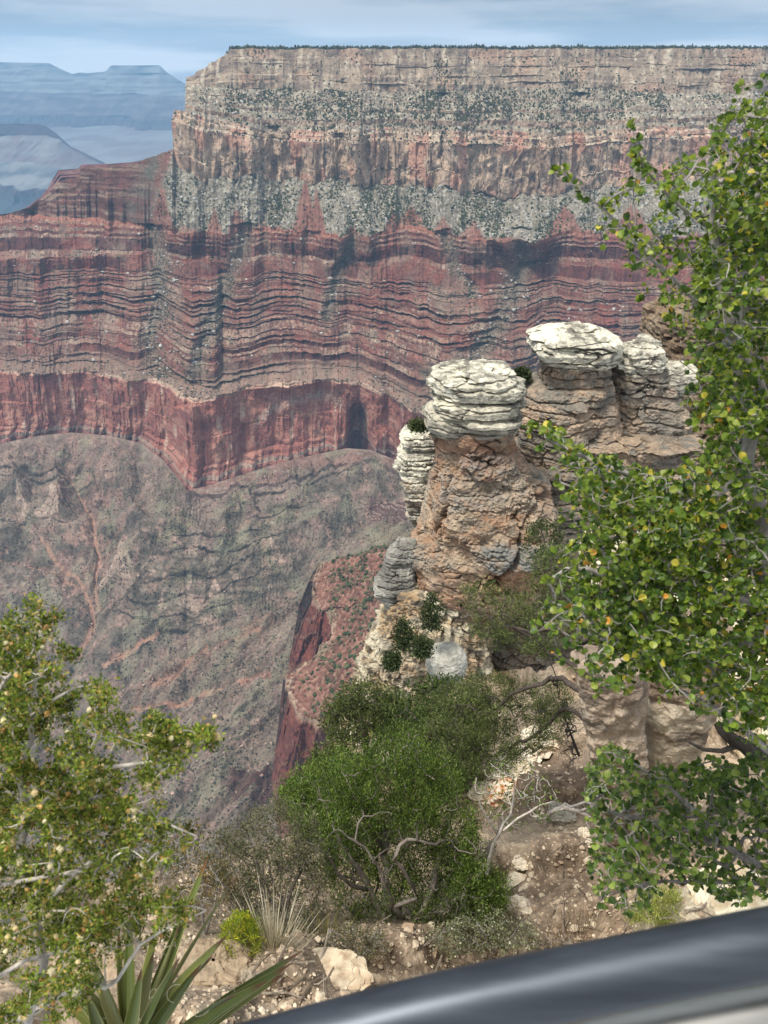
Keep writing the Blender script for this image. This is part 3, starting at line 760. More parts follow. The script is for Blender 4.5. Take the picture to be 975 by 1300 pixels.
V4 = blobs(p, sx, sx * .9, greens(n4_, 38, (54, 68, 44), (84, 90, 62)), 37)
mb = MB()
for v in (V1, V2, V3, V4): mb.add(*v)
tag(mb.build('canyon_shrub_cover', M_FAR), 'dark green shrubs dotting the canyon slopes', kind='stuff')
# pinyon forest along the far rim
n = 2600
r = RS(44); q = r.randint(int((286 + 90) / 1210 * NU), NU - 2, n)
p = A[q] + np.stack([r.uniform(-3, 3, n), r.uniform(0, 90, n) ** 1.0, r.uniform(-1, 1, n)], -1)
p[:, 1] += 4
sx = r.uniform(1.6, 3.4, n)
V5 = blobs(p, sx, r.uniform(2.2, 5.2, n), greens(n, 45, (58, 66, 56), (84, 88, 70)), 46, lift=.7)
mb = MB(); mb.add(*V5)
tag(mb.build('rim_forest', M_FAR), 'dark forest edge along the flat far rim', kind='stuff')
# pale blocks on the talus
n = 6500
p = sample_grid(PW, BW, n, 55); sx = RS(56).gamma(2.0, .75, n).clip(.5, 4.5)
V6 = blobs(p, sx, sx * .7, (S(170, 166, 158) * RS(57).uniform(.6, 1.1, (n, 1))), 58, jit=.28, lift=.2)
n = 5000
p = sample_grid(PB, sstep(.0, .5, n3 if n3.shape == vb.shape else vb) + .05, n, 65) if False else sample_grid(PB, vb * 0 + .3 + below, n, 65)
sx = RS(66).gamma(2.0, .45, n).clip(.3, 3)
V7 = blobs(p, sx, sx * .7, (S(166, 140, 128) * RS(67).uniform(.6, 1.1, (n, 1))), 68, jit=.28, lift=.2)
mb = MB(); mb.add(*V6); mb.add(*V7)
tag(mb.build('talus_blocks', M_FAR), 'pale broken rock blocks scattered over the talus', kind='stuff')
# ================================================================== LIMESTONE PILLARS AND LEDGES
WHITE, GREY, TAN, ORG, PALE = S(212, 207, 188), S(128, 125, 115), S(178, 154, 124), S(164, 124, 90), S(196, 182, 154)

def rock_column(name, rows, dist, pal, seed, parent=None, ratio=.85, nth=420, nz=260, beds=(.25, .7), bamp=.22, blk=.28, bsz=1.1, rough=.16, close=True, dome=.3, tilt=(0, 0), power=2.6, cap_white=0, groove=0, lichen=.5, flat=.5, zones=(), cracks=(), wobble=0.0, fine=0.0):
    """rows (y, xl, xr): outline at horizontal distance dist; a closed weathered rock body round it"""
    r = RS(seed)
    p = np.array(rows, float); p = p[np.argsort(p[:, 0])]
    ys = np.linspace(p[0, 0], p[-1, 0], nz)
    l, rr_ = np.interp(ys, p[:, 0], p[:, 1]), np.interp(ys, p[:, 0], p[:, 2])
    pl, pr = at_d(l, ys, np.full(nz, dist)), at_d(rr_, ys, np.full(nz, dist))
    Xc, A_, Z = (pl[:, 0] + pr[:, 0]) / 2, (pr[:, 0] - pl[:, 0]) / 2, pl[:, 2]
    ncap = 60
    q = np.linspace(0, 1, ncap, endpoint=False)
    sc = np.sqrt(q) if close else q
    Xc = np.concatenate([np.full(ncap, Xc[0]), Xc]); Zc = np.concatenate([Z[0] + dome * (1 - sc ** 2), Z])
    Ac = np.concatenate([A_[0] * sc, A_]); 
    th = np.linspace(0, 2 * np.pi, nth, endpoint=False)
    cs, sn = np.cos(th), np.sin(th)
    k = (np.abs(cs) ** power + np.abs(sn) ** power) ** (-1 / power)
    X = Xc[:, None] + Ac[:, None] * (k * cs)[None]
    Y = dist + (Ac * ratio)[:, None] * (k * sn)[None]
    Zg = np.broadcast_to(Zc[:, None], X.shape).copy()
    Zg += tilt[0] * (X - Xc[:, None]) + tilt[1] * (Y - dist)
    # bedding: each bed sits a little in or out, with a groove between
    zr = Zg + .22 * fbm(X / 2.2, Y / 2.2, seed + .5, 3)
    zt = [Z.min() - 3]
    while zt[-1] < Z[0] + 4: zt.append(zt[-1] + r.uniform(*beds))
    zt = np.array(zt); bi = np.clip(np.searchsorted(zt, zr), 1, len(zt) - 1)
    off = r.uniform(-1, 1, len(zt))[bi] * bamp
    edge = np.minimum(zr - zt[bi - 1], zt[bi] - zr)
    off = off * (.5 + .8 * fbm(X / 1.6, Y / 1.6, bi * 3.1, 2)) - np.minimum(.30, bamp) * np.exp(-(edge / .04) ** 2)
    wq = .35 * fbm(X / 1.1, Y / 1.1, Zg / .8 + seed, 3)
    f1, f2, rv = worley(X / bsz + wq, Y / bsz + wq, Zg / (bsz * flat) + seed)
    gate = sstep(.0, .3, fbm(X / 1.9 + 3, Y / 1.9, Zg / 1.5 + seed, 3))
    crack = np.exp(-((f2 - f1) / .05) ** 2) * gate
    off = off + blk * (rv - .5) * (.35 + .65 * gate) - blk * .6 * crack
    g1 = fbm(X / .9, Y / .9, Zg / .7 + seed, 5); g2 = fbm(X / .16, Y / .16, Zg / .12, 3); g0 = fbm(X / 3.2, Y / 3.2, Zg / 3 + seed, 3)
    off = off + rough * g1 + .35 * rough * g2 + rough * 2.2 * g0
    if groove: off = off + groove * ridged(X / .8, Y / .8, Zg / 6, 3)
    fade = np.clip(Ac / (A_[0] * .9 + 1e-6), 0, 1)[:, None]
    if fine:
        off = off + fine * fbm(X / .07, Y / .07, Zg / .09, 4) + fine * 1.6 * ridged(X / .22, Y / .22, Zg / .9, 3)
    if wobble:
        off = off + wobble * fbm(cs[None] * 1.6 + bi * 3.3, sn[None] * 1.6, seed + 1.5, 3)
    fw = Y * CP - Zg * SP; PX = CX + FPX * X / fw; PY = CY - FPX * (Y * SP + Zg * CP) / fw
    ck = np.zeros_like(X)
    for pth_, wd_ in cracks:
        pp = np.array(pth_, float)
        for a_, b_ in zip(pp[:-1], pp[1:]):
            ab = b_ - a_; qx, qy = PX + 5 * g1 - a_[0], PY + 5 * g2 - a_[1]
            t_ = np.clip((qx * ab[0] + qy * ab[1]) / (ab @ ab), 0, 1)
            ck = np.maximum(ck, np.exp(-(np.hypot(qx - t_ * ab[0], qy - t_ * ab[1]) / wd_) ** 2) * (Y < dist))
    off = off - .55 * ck
    zc = []
    for y0_, y1_, col_, st_, push in zones:
        m_ = sstep(y0_ - 4, y0_ + 4, PY + 9 * g1) * (1 - sstep(y1_ - 4, y1_ + 4, PY + 9 * g1)) * np.clip(.55 + 1.2 * g0 + .4 * g2, 0, 1)
        zc.append((m_ * st_, col_)); off = off + push * m_
    off = off * fade
    X = X + cs[None] * off; Y = Y + sn[None] * off
    Zg = Zg + (1 - np.clip((np.arange(len(Zc)) - ncap * .6) / 10, 0, 1))[:, None] * (.10 * g1 + .04 * g2 + (blk > 0) * (.12 * (rv - .5) - .10 * crack * fade))
    # colour
    a, b, c2 = pal
    n1 = fbm(X / 1.7 + 7, Y / 1.7, Zg / 1.2, 5); n2 = fbm(X / .5, Y / .5, Zg / .35, 4); n3 = fbm(X / .45, Y / .45, Zg / .16, 4)
    C = mixc(a, b, np.clip(.5 + 1.3 * n1 + (r.rand(len(zt))[bi] - .5) * .6, 0, 1))
    C = mixc(C, c2, np.clip((1.1 if name == 'capstone' else 1.7) * n2 + (rv - .5) * 1.3 - .1, 0, .75))
    for m_, col_ in zc: C = mixc(C, col_, np.clip(m_ * (1 + n2), 0, 1))
    C = mixc(C, S(88, 85, 78), np.clip(1.9 * n3 + n1 - .35, 0, .7) * lichen)
    C = mixc(C, S(70, 62, 55), np.clip(crack * .5, 0, 1) * (blk > 0))
    C = C * (1 + .25 * g2[..., None])
    if name not in ('capstone', 'boulder'): C = grade(C, .78, 1.15, .84, .22)
    V = np.stack([X, Y, Zg], -1)
    F = grid_faces(nth, len(Zc), wrap=True)
    org = np.array([Xc.mean(), dist, Z.min()]) if parent is None else np.array(parent.location)
    o = mesh_np(name, V.reshape(-1, 3) - org, F, M_ROCK, np.clip(C.reshape(-1, 3), .01, .9), False, parent)
    if parent is None: o.location = org
    return o

def base_of(rows, dist):
    y, l, r = max(rows)
    return at_d((l + r) / 2, y, dist)

CAPS = 'weathered limestone pillars on the ridge'
s1 = [(534, 549, 650), (560, 553, 655), (580, 556, 665), (600, 553, 676), (615, 548, 692), (640, 541, 702), (665, 536, 706), (690, 526, 704), (705, 526, 700), (730, 530, 690), (755, 545, 668), (778, 556, 640)]
e1 = empty('rock_pillar', base_of(s1, 34), 'tall orange tan rock pillar under a stacked white slab cap, nearest of the pillars', 'rock pillar', CAPS)
rock_column('shaft', s1, 34, (ORG, TAN, S(150, 134, 114)), 21, e1, .9, 640, 420, beds=(.4, 1.8), bamp=.12, blk=.34, bsz=1.3, rough=.17, dome=.1, lichen=.45,
            zones=[(520, 560, S(160, 152, 138), .8, .06), (553, 590, S(142, 96, 70), .7, -.05), (575, 650, S(150, 146, 136), .45, .10), (690, 724, S(134, 132, 124), .95, .22), (724, 780, S(172, 122, 84), .7, -.1)],
            cracks=[([(706, 618), (680, 650), (664, 672), (652, 712), (632, 735), (600, 752)], 3.0), ([(668, 560), (676, 600), (690, 640)], 2.2), ([(572, 610), (566, 650), (550, 680)], 2.0)])
SLB = dict(blk=.30, bsz=1.5, rough=.05, lichen=1.0, flat=.3, power=3.6)
rock_column('capstone', [(472, 560, 650), (477, 552, 660), (490, 551, 661), (496, 555, 657), (501, 566, 644)], 34, (WHITE, S(180, 175, 158), GREY), 22, e1, .9, 520, 90, beds=(.28, .7), bamp=.22, dome=.22, wobble=.26, **SLB)
rock_column('capstone', [(499, 556, 660), (503, 549, 664), (513, 551, 664), (519, 560, 652)], 34, (S(196, 190, 170), S(152, 148, 134), GREY), 23, e1, .92, 520, 70, beds=(.3, .6), bamp=.14, dome=.05, wobble=.22, **SLB)
rock_column('capstone', [(516, 548, 650), (521, 541, 658), (530, 539, 656), (538, 544, 650), (544, 554, 640)], 34, (S(184, 178, 160), S(140, 135, 122), GREY), 24, e1, .92, 520, 80, beds=(.3, .5), bamp=.16, dome=.05, wobble=.24, **SLB)
s0 = [(603, 512, 562), (640, 514, 562), (668, 525, 562), (694, 530, 562)]
e0 = empty('rock_pillar', base_of(s0, 37.5), 'small pale pillar of stacked slabs half hidden behind the tallest orange pillar', 'rock pillar', CAPS)
rock_column('shaft', s0, 37.5, (S(206, 196, 172), GREY, TAN), 31, e0, .9, 300, 130, beds=(.2, .6), bamp=.2, blk=.2, lichen=.6)
rock_column('capstone', [(545, 518, 556), (550, 510, 558), (560, 505, 560), (564, 512, 560), (575, 503, 562), (592, 503, 562), (598, 509, 560), (608, 511, 560)], 37.5, (WHITE, S(176, 171, 156), GREY), 32, e0, .9, 300, 120, beds=(.2, .5), bamp=.2, blk=.2, lichen=.7)
s2 = [(446, 686, 775), (480, 678, 778), (490, 664, 780), (510, 652, 784), (560, 650, 790), (620, 650, 800), (700, 640, 810)]
e2 = empty('rock_pillar', base_of(s2, 38.5), 'broad tan pillar carrying one wide white boulder cap', 'rock pillar', CAPS)
rock_column('shaft', s2, 38.5, (S(176, 150, 122), S(140, 130, 116), GREY), 41, e2, .9, 460, 300, beds=(.25, .9), bamp=.22, blk=.36, bsz=1.5, lichen=.7)
rock_column('capstone', [(419, 694, 764), (426, 680, 778), (438, 671, 783), (446, 676, 784), (454, 690, 782), (462, 704, 772), (468, 722, 752)], 38.5, (WHITE, S(176, 171, 155), S(116, 113, 104)), 42, e2, .95, 480, 170, beds=(.35, .8), bamp=.24, blk=.42, bsz=1.7, rough=.06, wobble=.35, power=3, dome=.16, lichen=1.1, flat=.3)
s3 = [(466, 780, 858), (490, 768, 864), (560, 764, 875), (640, 756, 890), (700, 760, 900)]
e3 = empty('rock_pillar', base_of(s3, 39.5), 'tan pillar with two tilted white blocks on top, beside the leafy shrub', 'rock pillar', CAPS)
rock_column('shaft', s3, 39.5, (S(180, 156, 128), S(144, 133, 118), GREY), 51, e3, .9, 420, 260, beds=(.25, .9), bamp=.22, blk=.36, bsz=1.5, lichen=.7)
rock_column('capstone', [(436, 796, 830), (443, 786, 836), (458, 780, 838), (468, 784, 832), (475, 792, 822)], 39, (WHITE, S(180, 175, 160), GREY), 52, e3, .9, 320, 120, beds=(.25, .5), bamp=.12, blk=.2, dome=.2, lichen=1.0, wobble=.25, power=3.4)
rock_column('capstone', [(432, 818, 838), (440, 814, 842), (452, 822, 846), (462, 832, 846)], 39.6, (WHITE, S(180, 175, 160), GREY), 53, e3, .9, 260, 100, beds=(.3, .6), bamp=.08, blk=.15, dome=.15, tilt=(-.5, 0), wobble=.2, power=3.6)
rock_column('capstone', [(462, 846, 878), (470, 838, 884), (486, 838, 886), (496, 846, 880)], 39.2, (WHITE, S(180, 175, 160), GREY), 54, e3, .9, 260, 100, beds=(.3, .6), bamp=.08, blk=.15, dome=.15, wobble=.2, power=3.4)
tag(rock_column('rock_cliff', [(384, 832, 930), (396, 822, 950), (420, 820, 960), (450, 820, 970), (520, 815, 985), (700, 780, 1040), (1000, 740, 1100)], 47, (S(140, 114, 86), S(156, 134, 106), S(112, 98, 80)), 61, None, .8, 420, 220, beds=(.3, 1), bamp=.25, blk=.5, lichen=.4),
    'brown rough rock cliff standing behind the upper right shrub', 'cliff')
tag(rock_column('rock_ledge', [(556, 664, 890), (600, 668, 910), (640, 690, 930), (700, 676, 950), (740, 650, 960), (800, 610, 990), (860, 575, 1010), (930, 560, 1030)], 37.5, (S(166, 142, 114), S(144, 126, 106), GREY), 71, None, .45, 700, 360, beds=(.3, 1.1), bamp=.35, blk=.55, bsz=1.5, rough=.25, lichen=.5),
    'massive tan rock ledge below the white capped pillars', 'rock ledge')
tag(rock_column('rock_slab', [(676, 521, 546), (700, 520, 552), (740, 517, 566), (790, 516, 580), (810, 516, 585)], 35.2, (S(184, 126, 82), S(174, 132, 96), ORG), 75, None, .6, 260, 160, beds=(.6, 1.6), bamp=.08, blk=.15, lichen=.1),
    'smooth orange rock face between the grey block and the pillar base', 'rock face')
tag(rock_column('rock_block', [(690, 500, 530), (696, 492, 533), (712, 487, 533), (732, 479, 531), (752, 481, 530), (768, 490, 522), (776, 500, 512)], 33.5, (S(164, 160, 148), S(126, 123, 114), S(142, 138, 126)), 81, None, .9, 320, 180, beds=(.15, .6), bamp=.10, blk=.22, bsz=1.2, rough=.12, lichen=.5),
    'grey rounded rock block jutting left below the orange pillar', 'rock block')
tag(rock_column('rock_buttress', [(742, 506, 600), (768, 496, 606), (790, 484, 615), (812, 474, 618), (840, 460, 620), (870, 450, 625), (910, 440, 640), (980, 420, 660)], 33.2, (S(196, 184, 154), S(176, 144, 100), S(128, 120, 102)), 91, None, .8, 520, 320, beds=(.5, 1.6), bamp=.14, blk=.3, bsz=.9, rough=.2, groove=.32, lichen=1.1),
    'pale yellowish fluted cliff foot dropping to the lower left', 'cliff')
tag(rock_column('boulder', [(824, 551, 584), (830, 545, 589), (842, 541, 591), (850, 545, 588), (858, 556, 582)], 27, (S(186, 184, 172), S(166, 162, 150), S(150, 147, 137)), 95, None, .9, 260, 120, beds=(2.5, 4), bamp=.01, blk=.0, bsz=1.6, rough=.07, dome=.18, lichen=.4),
    'smooth grey boulder perched below the orange pillar', 'boulder')
tag(rock_column('rock_stump', [(856, 552, 582), (872, 545, 584), (905, 540, 592), (960, 535, 600)], 27.3, (PALE, S(196, 160, 122), WHITE), 96, None, .8, 260, 120, beds=(.3, .8), bamp=.12, blk=.2, rough=.1),
    'pale tan rock stub holding up the smooth grey boulder', 'rock')

RC_ = dict(ratio=.7, nth=420, nz=320, beds=(.12, .5), bamp=.012, blk=.0, bsz=.3, rough=.035, lichen=.7, groove=.03, flat=1.3, dome=.05, fine=.016)
tag(rock_column('rock_pillar', [(836, 724, 812), (870, 733, 814), (900, 737, 815), (950, 744, 816), (1000, 754, 815), (1050, 763, 812), (1100, 769, 809), (1150, 768, 807), (1200, 764, 806)], 4.3, (S(190, 168, 142), S(146, 126, 106), S(168, 150, 130)), 501, None, **RC_),
    'near tan pitted rock column rising behind the round leaved shrub', 'rock pillar')
tag(rock_column('rock_outcrop', [(800, 806, 930), (850, 812, 915), (900, 816, 900), (950, 818, 886), (985, 814, 872), (1030, 806, 866), (1100, 800, 880)], 4.55, (S(196, 172, 144), S(156, 132, 108), PALE), 511, None, **RC_),
    'rough streaky tan outcrop just right of the near rock column, under the leaves', 'rock')
# ================================================================== NEAR SLOPE
GK = np.array([  # x, y, forward depth
    (-150, 1300, 3.2), (0, 1300, 3.1), (150, 1300, 3.3), (250, 1300, 3.5), (480, 1320, 3.6), (700, 1320, 3.6), (975, 1320, 3.2), (1150, 1300, 3.2),
    (-150, 1400, 1.5), (250, 1400, 1.5), (700, 1400, 1.5), (1150, 1400, 1.5),
    (-100, 1220, 4.3), (100, 1220, 4.4), (250, 1225, 4.7), (350, 1250, 4.6), (480, 1215, 5.6), (620, 1200, 6.2), (750, 1180, 6.5), (900, 1180, 4.8), (1100, 1180, 4.4),
    (-100, 1120, 6.5), (150, 1120, 7), (300, 1120, 7.5), (480, 1100, 8.0), (640, 1100, 7.6), (720, 1090, 7.1), (850, 1090, 6.8), (1100, 1090, 5.5),
    (300, 1050, 9.5), (430, 1020, 10.5), (500, 1000, 11), (620, 1000, 10.0), (700, 1010, 8.6), (800, 1000, 7.6), (1100, 1000, 6.8),
    (520, 930, 14), (600, 930, 13.5), (680, 940, 11), (740, 930, 10.), (850, 910, 9.4), (1100, 910, 8.5),
    (560, 880, 20), (640, 870, 18), (720, 870, 14), (800, 850, 12.5), (950, 830, 11.5), (1100, 830, 11)], float)
def gdepth(x, y):
    x, y = np.asarray(x, float), np.asarray(y, float)
    d2 = (x[..., None] - GK[:, 0]) ** 2 + 2.2 * (y[..., None] - GK[:, 1]) ** 2
    w = 1 / (d2 + 900) ** 1.9
    return np.exp((w * np.log(GK[:, 2])).sum(-1) / w.sum(-1))
def gpos(x, y, up=0.0):
    p = at_s(x, y, gdepth(x, y)); p[..., 2] += up
    return p
ng, mg = 620, 420
xs = np.linspace(-260, 1180, ng)
ytop = np.interp(xs, [-260, 200, 300, 400, 450, 500, 560, 650, 760, 1180], [1120, 1110, 1085, 1050, 1005, 950, 872, 850, 835, 815])
tt = np.linspace(0, 1, mg)[:, None] ** 1.0
yy = ytop[None] * (1 - tt) + 1420 * tt
xx = np.broadcast_to(xs[None], yy.shape)
G = gpos(xx, yy)
gx, gy = G[..., 0], G[..., 1]
n1 = fbm(gx / 1.3, gy / 1.3, 1.5, 4); n2 = fbm(gx / .25, gy / .25, 2.5, 4); n3 = fbm(gx / .07, gy / .07, 3.5, 3)
f1, f2, rv = worley(gx / .5, gy / .5, G[..., 2] / .5)
G[..., 2] += .16 * n1 + .05 * n2 + .018 * n3
c = mixc(S(160, 144, 124), S(124, 108, 92), np.clip(.5 + 1.1 * n1 + .5 * n2, 0, 1))
c = mixc(c, S(178, 160, 138), np.clip(1.5 * n2 + .6 * n3 - .25, 0, .8))
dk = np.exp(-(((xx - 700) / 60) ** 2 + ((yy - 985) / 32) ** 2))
c = mixc(c, S(98, 82, 70), np.clip(dk * 1.1, 0, .75))           # darker patch of earth under the bank
rt = sstep(780, 830, xx) * sstep(1090, 1130, yy)
c = mixc(c, S(196, 184, 160), rt * np.clip(.5 + n1 * 1.2 + n2, 0, .9))
lf = (1 - sstep(230, 330, xx)) * sstep(1150, 1190, yy)
c = mixc(c, S(172, 152, 128), lf * .35)
c = c * (1 + .22 * n3[..., None])
far = G[:1] * 1.0
far = np.concatenate([far * np.array([1.25, 1.35, 1.0]) - np.array([0, 0, 26.]), far * np.array([1.04, 1.06, 1.]) - np.array([0, 0, 3.])])
G = np.concatenate([far, G]); c = np.concatenate([c[:1], c[:1], c])
tag(mesh_np('ground', G, grid_faces(ng, G.shape[0]), M_SOIL, np.clip(c.reshape(-1, 3), .01, .9)), 'steep stony tan earth below the railing', kind='structure')
# gravel and chips: uncountable
n = 15000; r = RS(3)
gxp, gyp = r.uniform(180, 980, n), r.uniform(860, 1300, n)
ok_ = gyp > np.interp(gxp, [180, 300, 400, 450, 500, 560, 650, 980], [1125, 1100, 1065, 1020, 965, 890, 865, 850]); gxp, gyp = gxp[ok_], gyp[ok_]; n = len(gxp)
P = gpos(gxp, gyp); s_ = np.abs(P[:, 1])
gs = r.gamma(1.1, .0065, n).clip(.003, .045)
P[:, 2] += .16 * fbm(P[:, 0] / 1.3, P[:, 1] / 1.3, 1.5, 4) + .05 * fbm(P[:, 0] / .25, P[:, 1] / .25, 2.5, 4)
V = blobs(P, gs, gs * .6, mixc(S(206, 192, 168), S(160, 138, 116), r.rand(n)), 4, jit=.25, lift=.25)
mb = MB(); mb.add(*V); tag(mb.build('gravel', M_SOIL), 'small pale stones scattered on the dirt slope', kind='stuff')

# fallen twigs and litter: uncountable
n = 420; gxp, gyp = r.uniform(230, 980, n), r.uniform(900, 1290, n)
ok_ = gyp > np.interp(gxp, [180, 300, 400, 450, 500, 560, 650, 980], [1130, 1105, 1070, 1030, 975, 905, 875, 860]); gxp, gyp = gxp[ok_], gyp[ok_]
P = gpos(gxp, gyp); P[:, 2] += .16 * fbm(P[:, 0] / 1.3, P[:, 1] / 1.3, 1.5, 4) + .05 * fbm(P[:, 0] / .25, P[:, 1] / .25, 2.5, 4)
mb = MB()
for p_ in P:
    d_ = r.normal(size=3) * np.array([1, 1, .25]); d_ *= r.uniform(.04, .22) / np.linalg.norm(d_); k_ = r.normal(size=3) * .02
    q_ = np.array([p_ - d_, p_ - d_ * .3 + k_, p_ + d_ * .3 - k_ * .5, p_ + d_]); q_[:, 2] += .02
    w_ = r.uniform(.002, .006); V_ = np.concatenate([q_ + np.array([0, 0, w_]), q_ + np.array([w_, -w_, -w_]), q_ + np.array([-w_, w_, -w_])]).reshape(3, 4, 3).transpose(1, 0, 2)
    mb.add(V_.reshape(-1, 3), grid_faces(3, 4, True), mixc(S(170, 160, 146), S(96, 82, 68), r.rand()))
tag(mb.build('twig_litter', M_SOIL), 'broken dry twigs lying on the dirt slope', kind='stuff')

def stone(name, x, y, wpx, hpx, seed, label, col=(WHITE, GREY), cat='rock', group=None, flat=.6, rise=.3, s=None):
    s = float(gdepth(x, y)) if s is None else s
    c0 = at_s(x, y, s)
    rx, rz = wpx * s / FPX / 2, hpx * s / FPX / 2 / .75
    nu_, nv_ = 64, 40
    th, ph = np.meshgrid(np.linspace(0, 2 * np.pi, nu_, endpoint=False), np.linspace(.02, np.pi - .02, nv_))
    d = np.stack([np.sin(ph) * np.cos(th), np.sin(ph) * np.sin(th), np.cos(ph)], -1)
    d = np.sign(d) * np.abs(d) ** .75
    f1, f2, rv = worley(d[..., 0] * 1.5 + seed, d[..., 1] * 1.5, d[..., 2] * 2.4)
    k = 1 + .28 * (rv - .5) + .22 * fbm(d[..., 0] * 1.4 + seed, d[..., 1] * 1.4, d[..., 2] * 1.4, 4) + .05 * fbm(d[..., 0] * 9 + seed, d[..., 1] * 9, d[..., 2] * 14, 2)
    a = RS(seed).uniform(-.5, .5)
    V = d * k[..., None] * np.array([rx, max(rx * .8, rz), rz])
    V[..., 2] += V[..., 0] * math.tan(a) * .5
    n_ = fbm(d[..., 0] * 3 + seed, d[..., 1] * 3, d[..., 2] * 3, 4)
    C = mixc(col[0], col[1], np.clip(.35 + 1.2 * n_, 0, 1))
    o = mesh_np(name, V.reshape(-1, 3), grid_faces(nu_, nv_, True), M_ROCK, np.clip(C.reshape(-1, 3), .01, .9))
    o.location = c0 + np.array([0, 0, rz * rise])
    tag(o, label, cat, group)
    return o
GR = 'pale rocks on the dirt slope'
W2, T2 = S(226, 216, 196), S(190, 172, 146)
for x, y, w_, h_, lab in [
    (692, 946, 44, 26, 'white flat rock highest on the dirt slope under the pinyon limb'), (666, 962, 34, 20, 'pale slab just below the highest white rock on the slope'),
    (668, 975, 18, 12, 'small tan stone at the foot of the pale slab'), (640, 985, 46, 30, 'pale rock at the left edge of the dark earth patch'),
    (616, 1018, 30, 30, 'white rock behind the bare twigs of the dead shrub'), (640, 1015, 36, 30, 'white rock with a rusty orange stain behind the dead shrub'),
    (714, 1041, 30, 20, 'grey stone lying under the arched fallen branch'), (663, 1097, 20, 8, 'thin pale chip upper on the open dirt slope'),
    (662, 1127, 30, 13, 'long pale slab on the open dirt slope'), (672, 1136, 20, 14, 'leaning cream stone between two slabs on the dirt'),
    (656, 1157, 28, 22, 'cream broken slab lowest on the dirt slope beside the juniper'), (671, 1160, 16, 10, 'small cream chip beside the lowest broken slab'),
    (741, 1062, 12, 14, 'small white stone by the round leaved shrub tips'), (746, 1073, 10, 10, 'tiny pale stone below the round leaved shrub tips')]:
    col = (W2, T2)
    if 'rusty' in lab: col = (W2, S(196, 128, 78))
    if 'grey' in lab: col = (S(170, 166, 154), S(140, 136, 122))
    stone('rock', x, y, w_ * 1.2, h_ * .72, int(x + y), lab, col, 'rock', GR, rise=.8)
stone('rock_ledge', 272, 1226, 88, 36, 5, 'tan flat ledge rock beside the yucca and yellow bush', (S(168, 150, 126), S(136, 118, 98)), 'rock', None, rise=-.4)
stone('rock', 412, 1240, 100, 12, 6, 'low cream rock strip just above the railing', (S(206, 190, 164), S(168, 146, 120)), 'rock', None, rise=-.9)
stone('rock', 316, 1243, 18, 12, 7, 'small grey stone at the foot of the tan ledge rock', (S(170, 158, 140), S(140, 128, 110)), 'rock', None)
stone('rock', 478, 1218, 22, 13, 8, 'lone brown stone below the juniper base', (S(168, 150, 128), S(128, 110, 92)), 'rock', None)
# bright weathered outcrop seen through the shrub at the right
for x, y, w_, h_, s, lab in [(905, 870, 150, 170, 11.0, 'bright cream outcrop glimpsed through the right shrub'), (985, 940, 120, 120, 9.0, 'cream rock behind the dark right limb'), (800, 745, 120, 90, 13.5, 'pale rock face glimpsed above the tree trunk'), (930, 1150, 110, 40, 5.0, 'flat cream rock just above the railing at the right')]:
    stone('outcrop', x, y, w_, h_, int(x), lab, (S(226, 216, 190), S(190, 170, 138)), 'rock', None, s=s)

# ================================================================== RAILING
def tube(mb, pts, rad, col, k=6, caps=True):
    pts = np.asarray(pts, float); n = len(pts)
    rad = np.broadcast_to(np.asarray(rad, float), (n,))
    tg = np.gradient(pts, axis=0); tg /= np.linalg.norm(tg, axis=1)[:, None] + 1e-12
    ref = np.array([0.31, .17, .93]) if abs(tg[0] @ np.array([0.31, .17, .93])) < .9 else np.array([1., 0, 0])
    u = np.cross(tg, ref); u /= np.linalg.norm(u, axis=1)[:, None] + 1e-12
    v = np.cross(tg, u)
    a = np.arange(k) / k * 2 * np.pi
    V = pts[:, None] + rad[:, None, None] * (np.cos(a)[None, :, None] * u[:, None] + np.sin(a)[None, :, None] * v[:, None])
    mb.add(V.reshape(-1, 3), grid_faces(k, n, True), col)

def smooth_path(ctrl, n):
    c = np.asarray(ctrl, float); m = len(c)
    c = np.concatenate([2 * c[:1] - c[1:2], c, 2 * c[-1:] - c[-2:-1]])
    t = np.linspace(0, m - 1 - 1e-6, n); i = t.astype(int); f = (t - i)[:, None]
    p0, p1, p2, p3 = c[i], c[i + 1], c[i + 2], c[i + 3]
    return .5 * (2 * p1 + (p2 - p0) * f + (2 * p0 - 5 * p1 + 4 * p2 - p3) * f ** 2 + (3 * p1 - p0 - 3 * p2 + p3) * f ** 3)

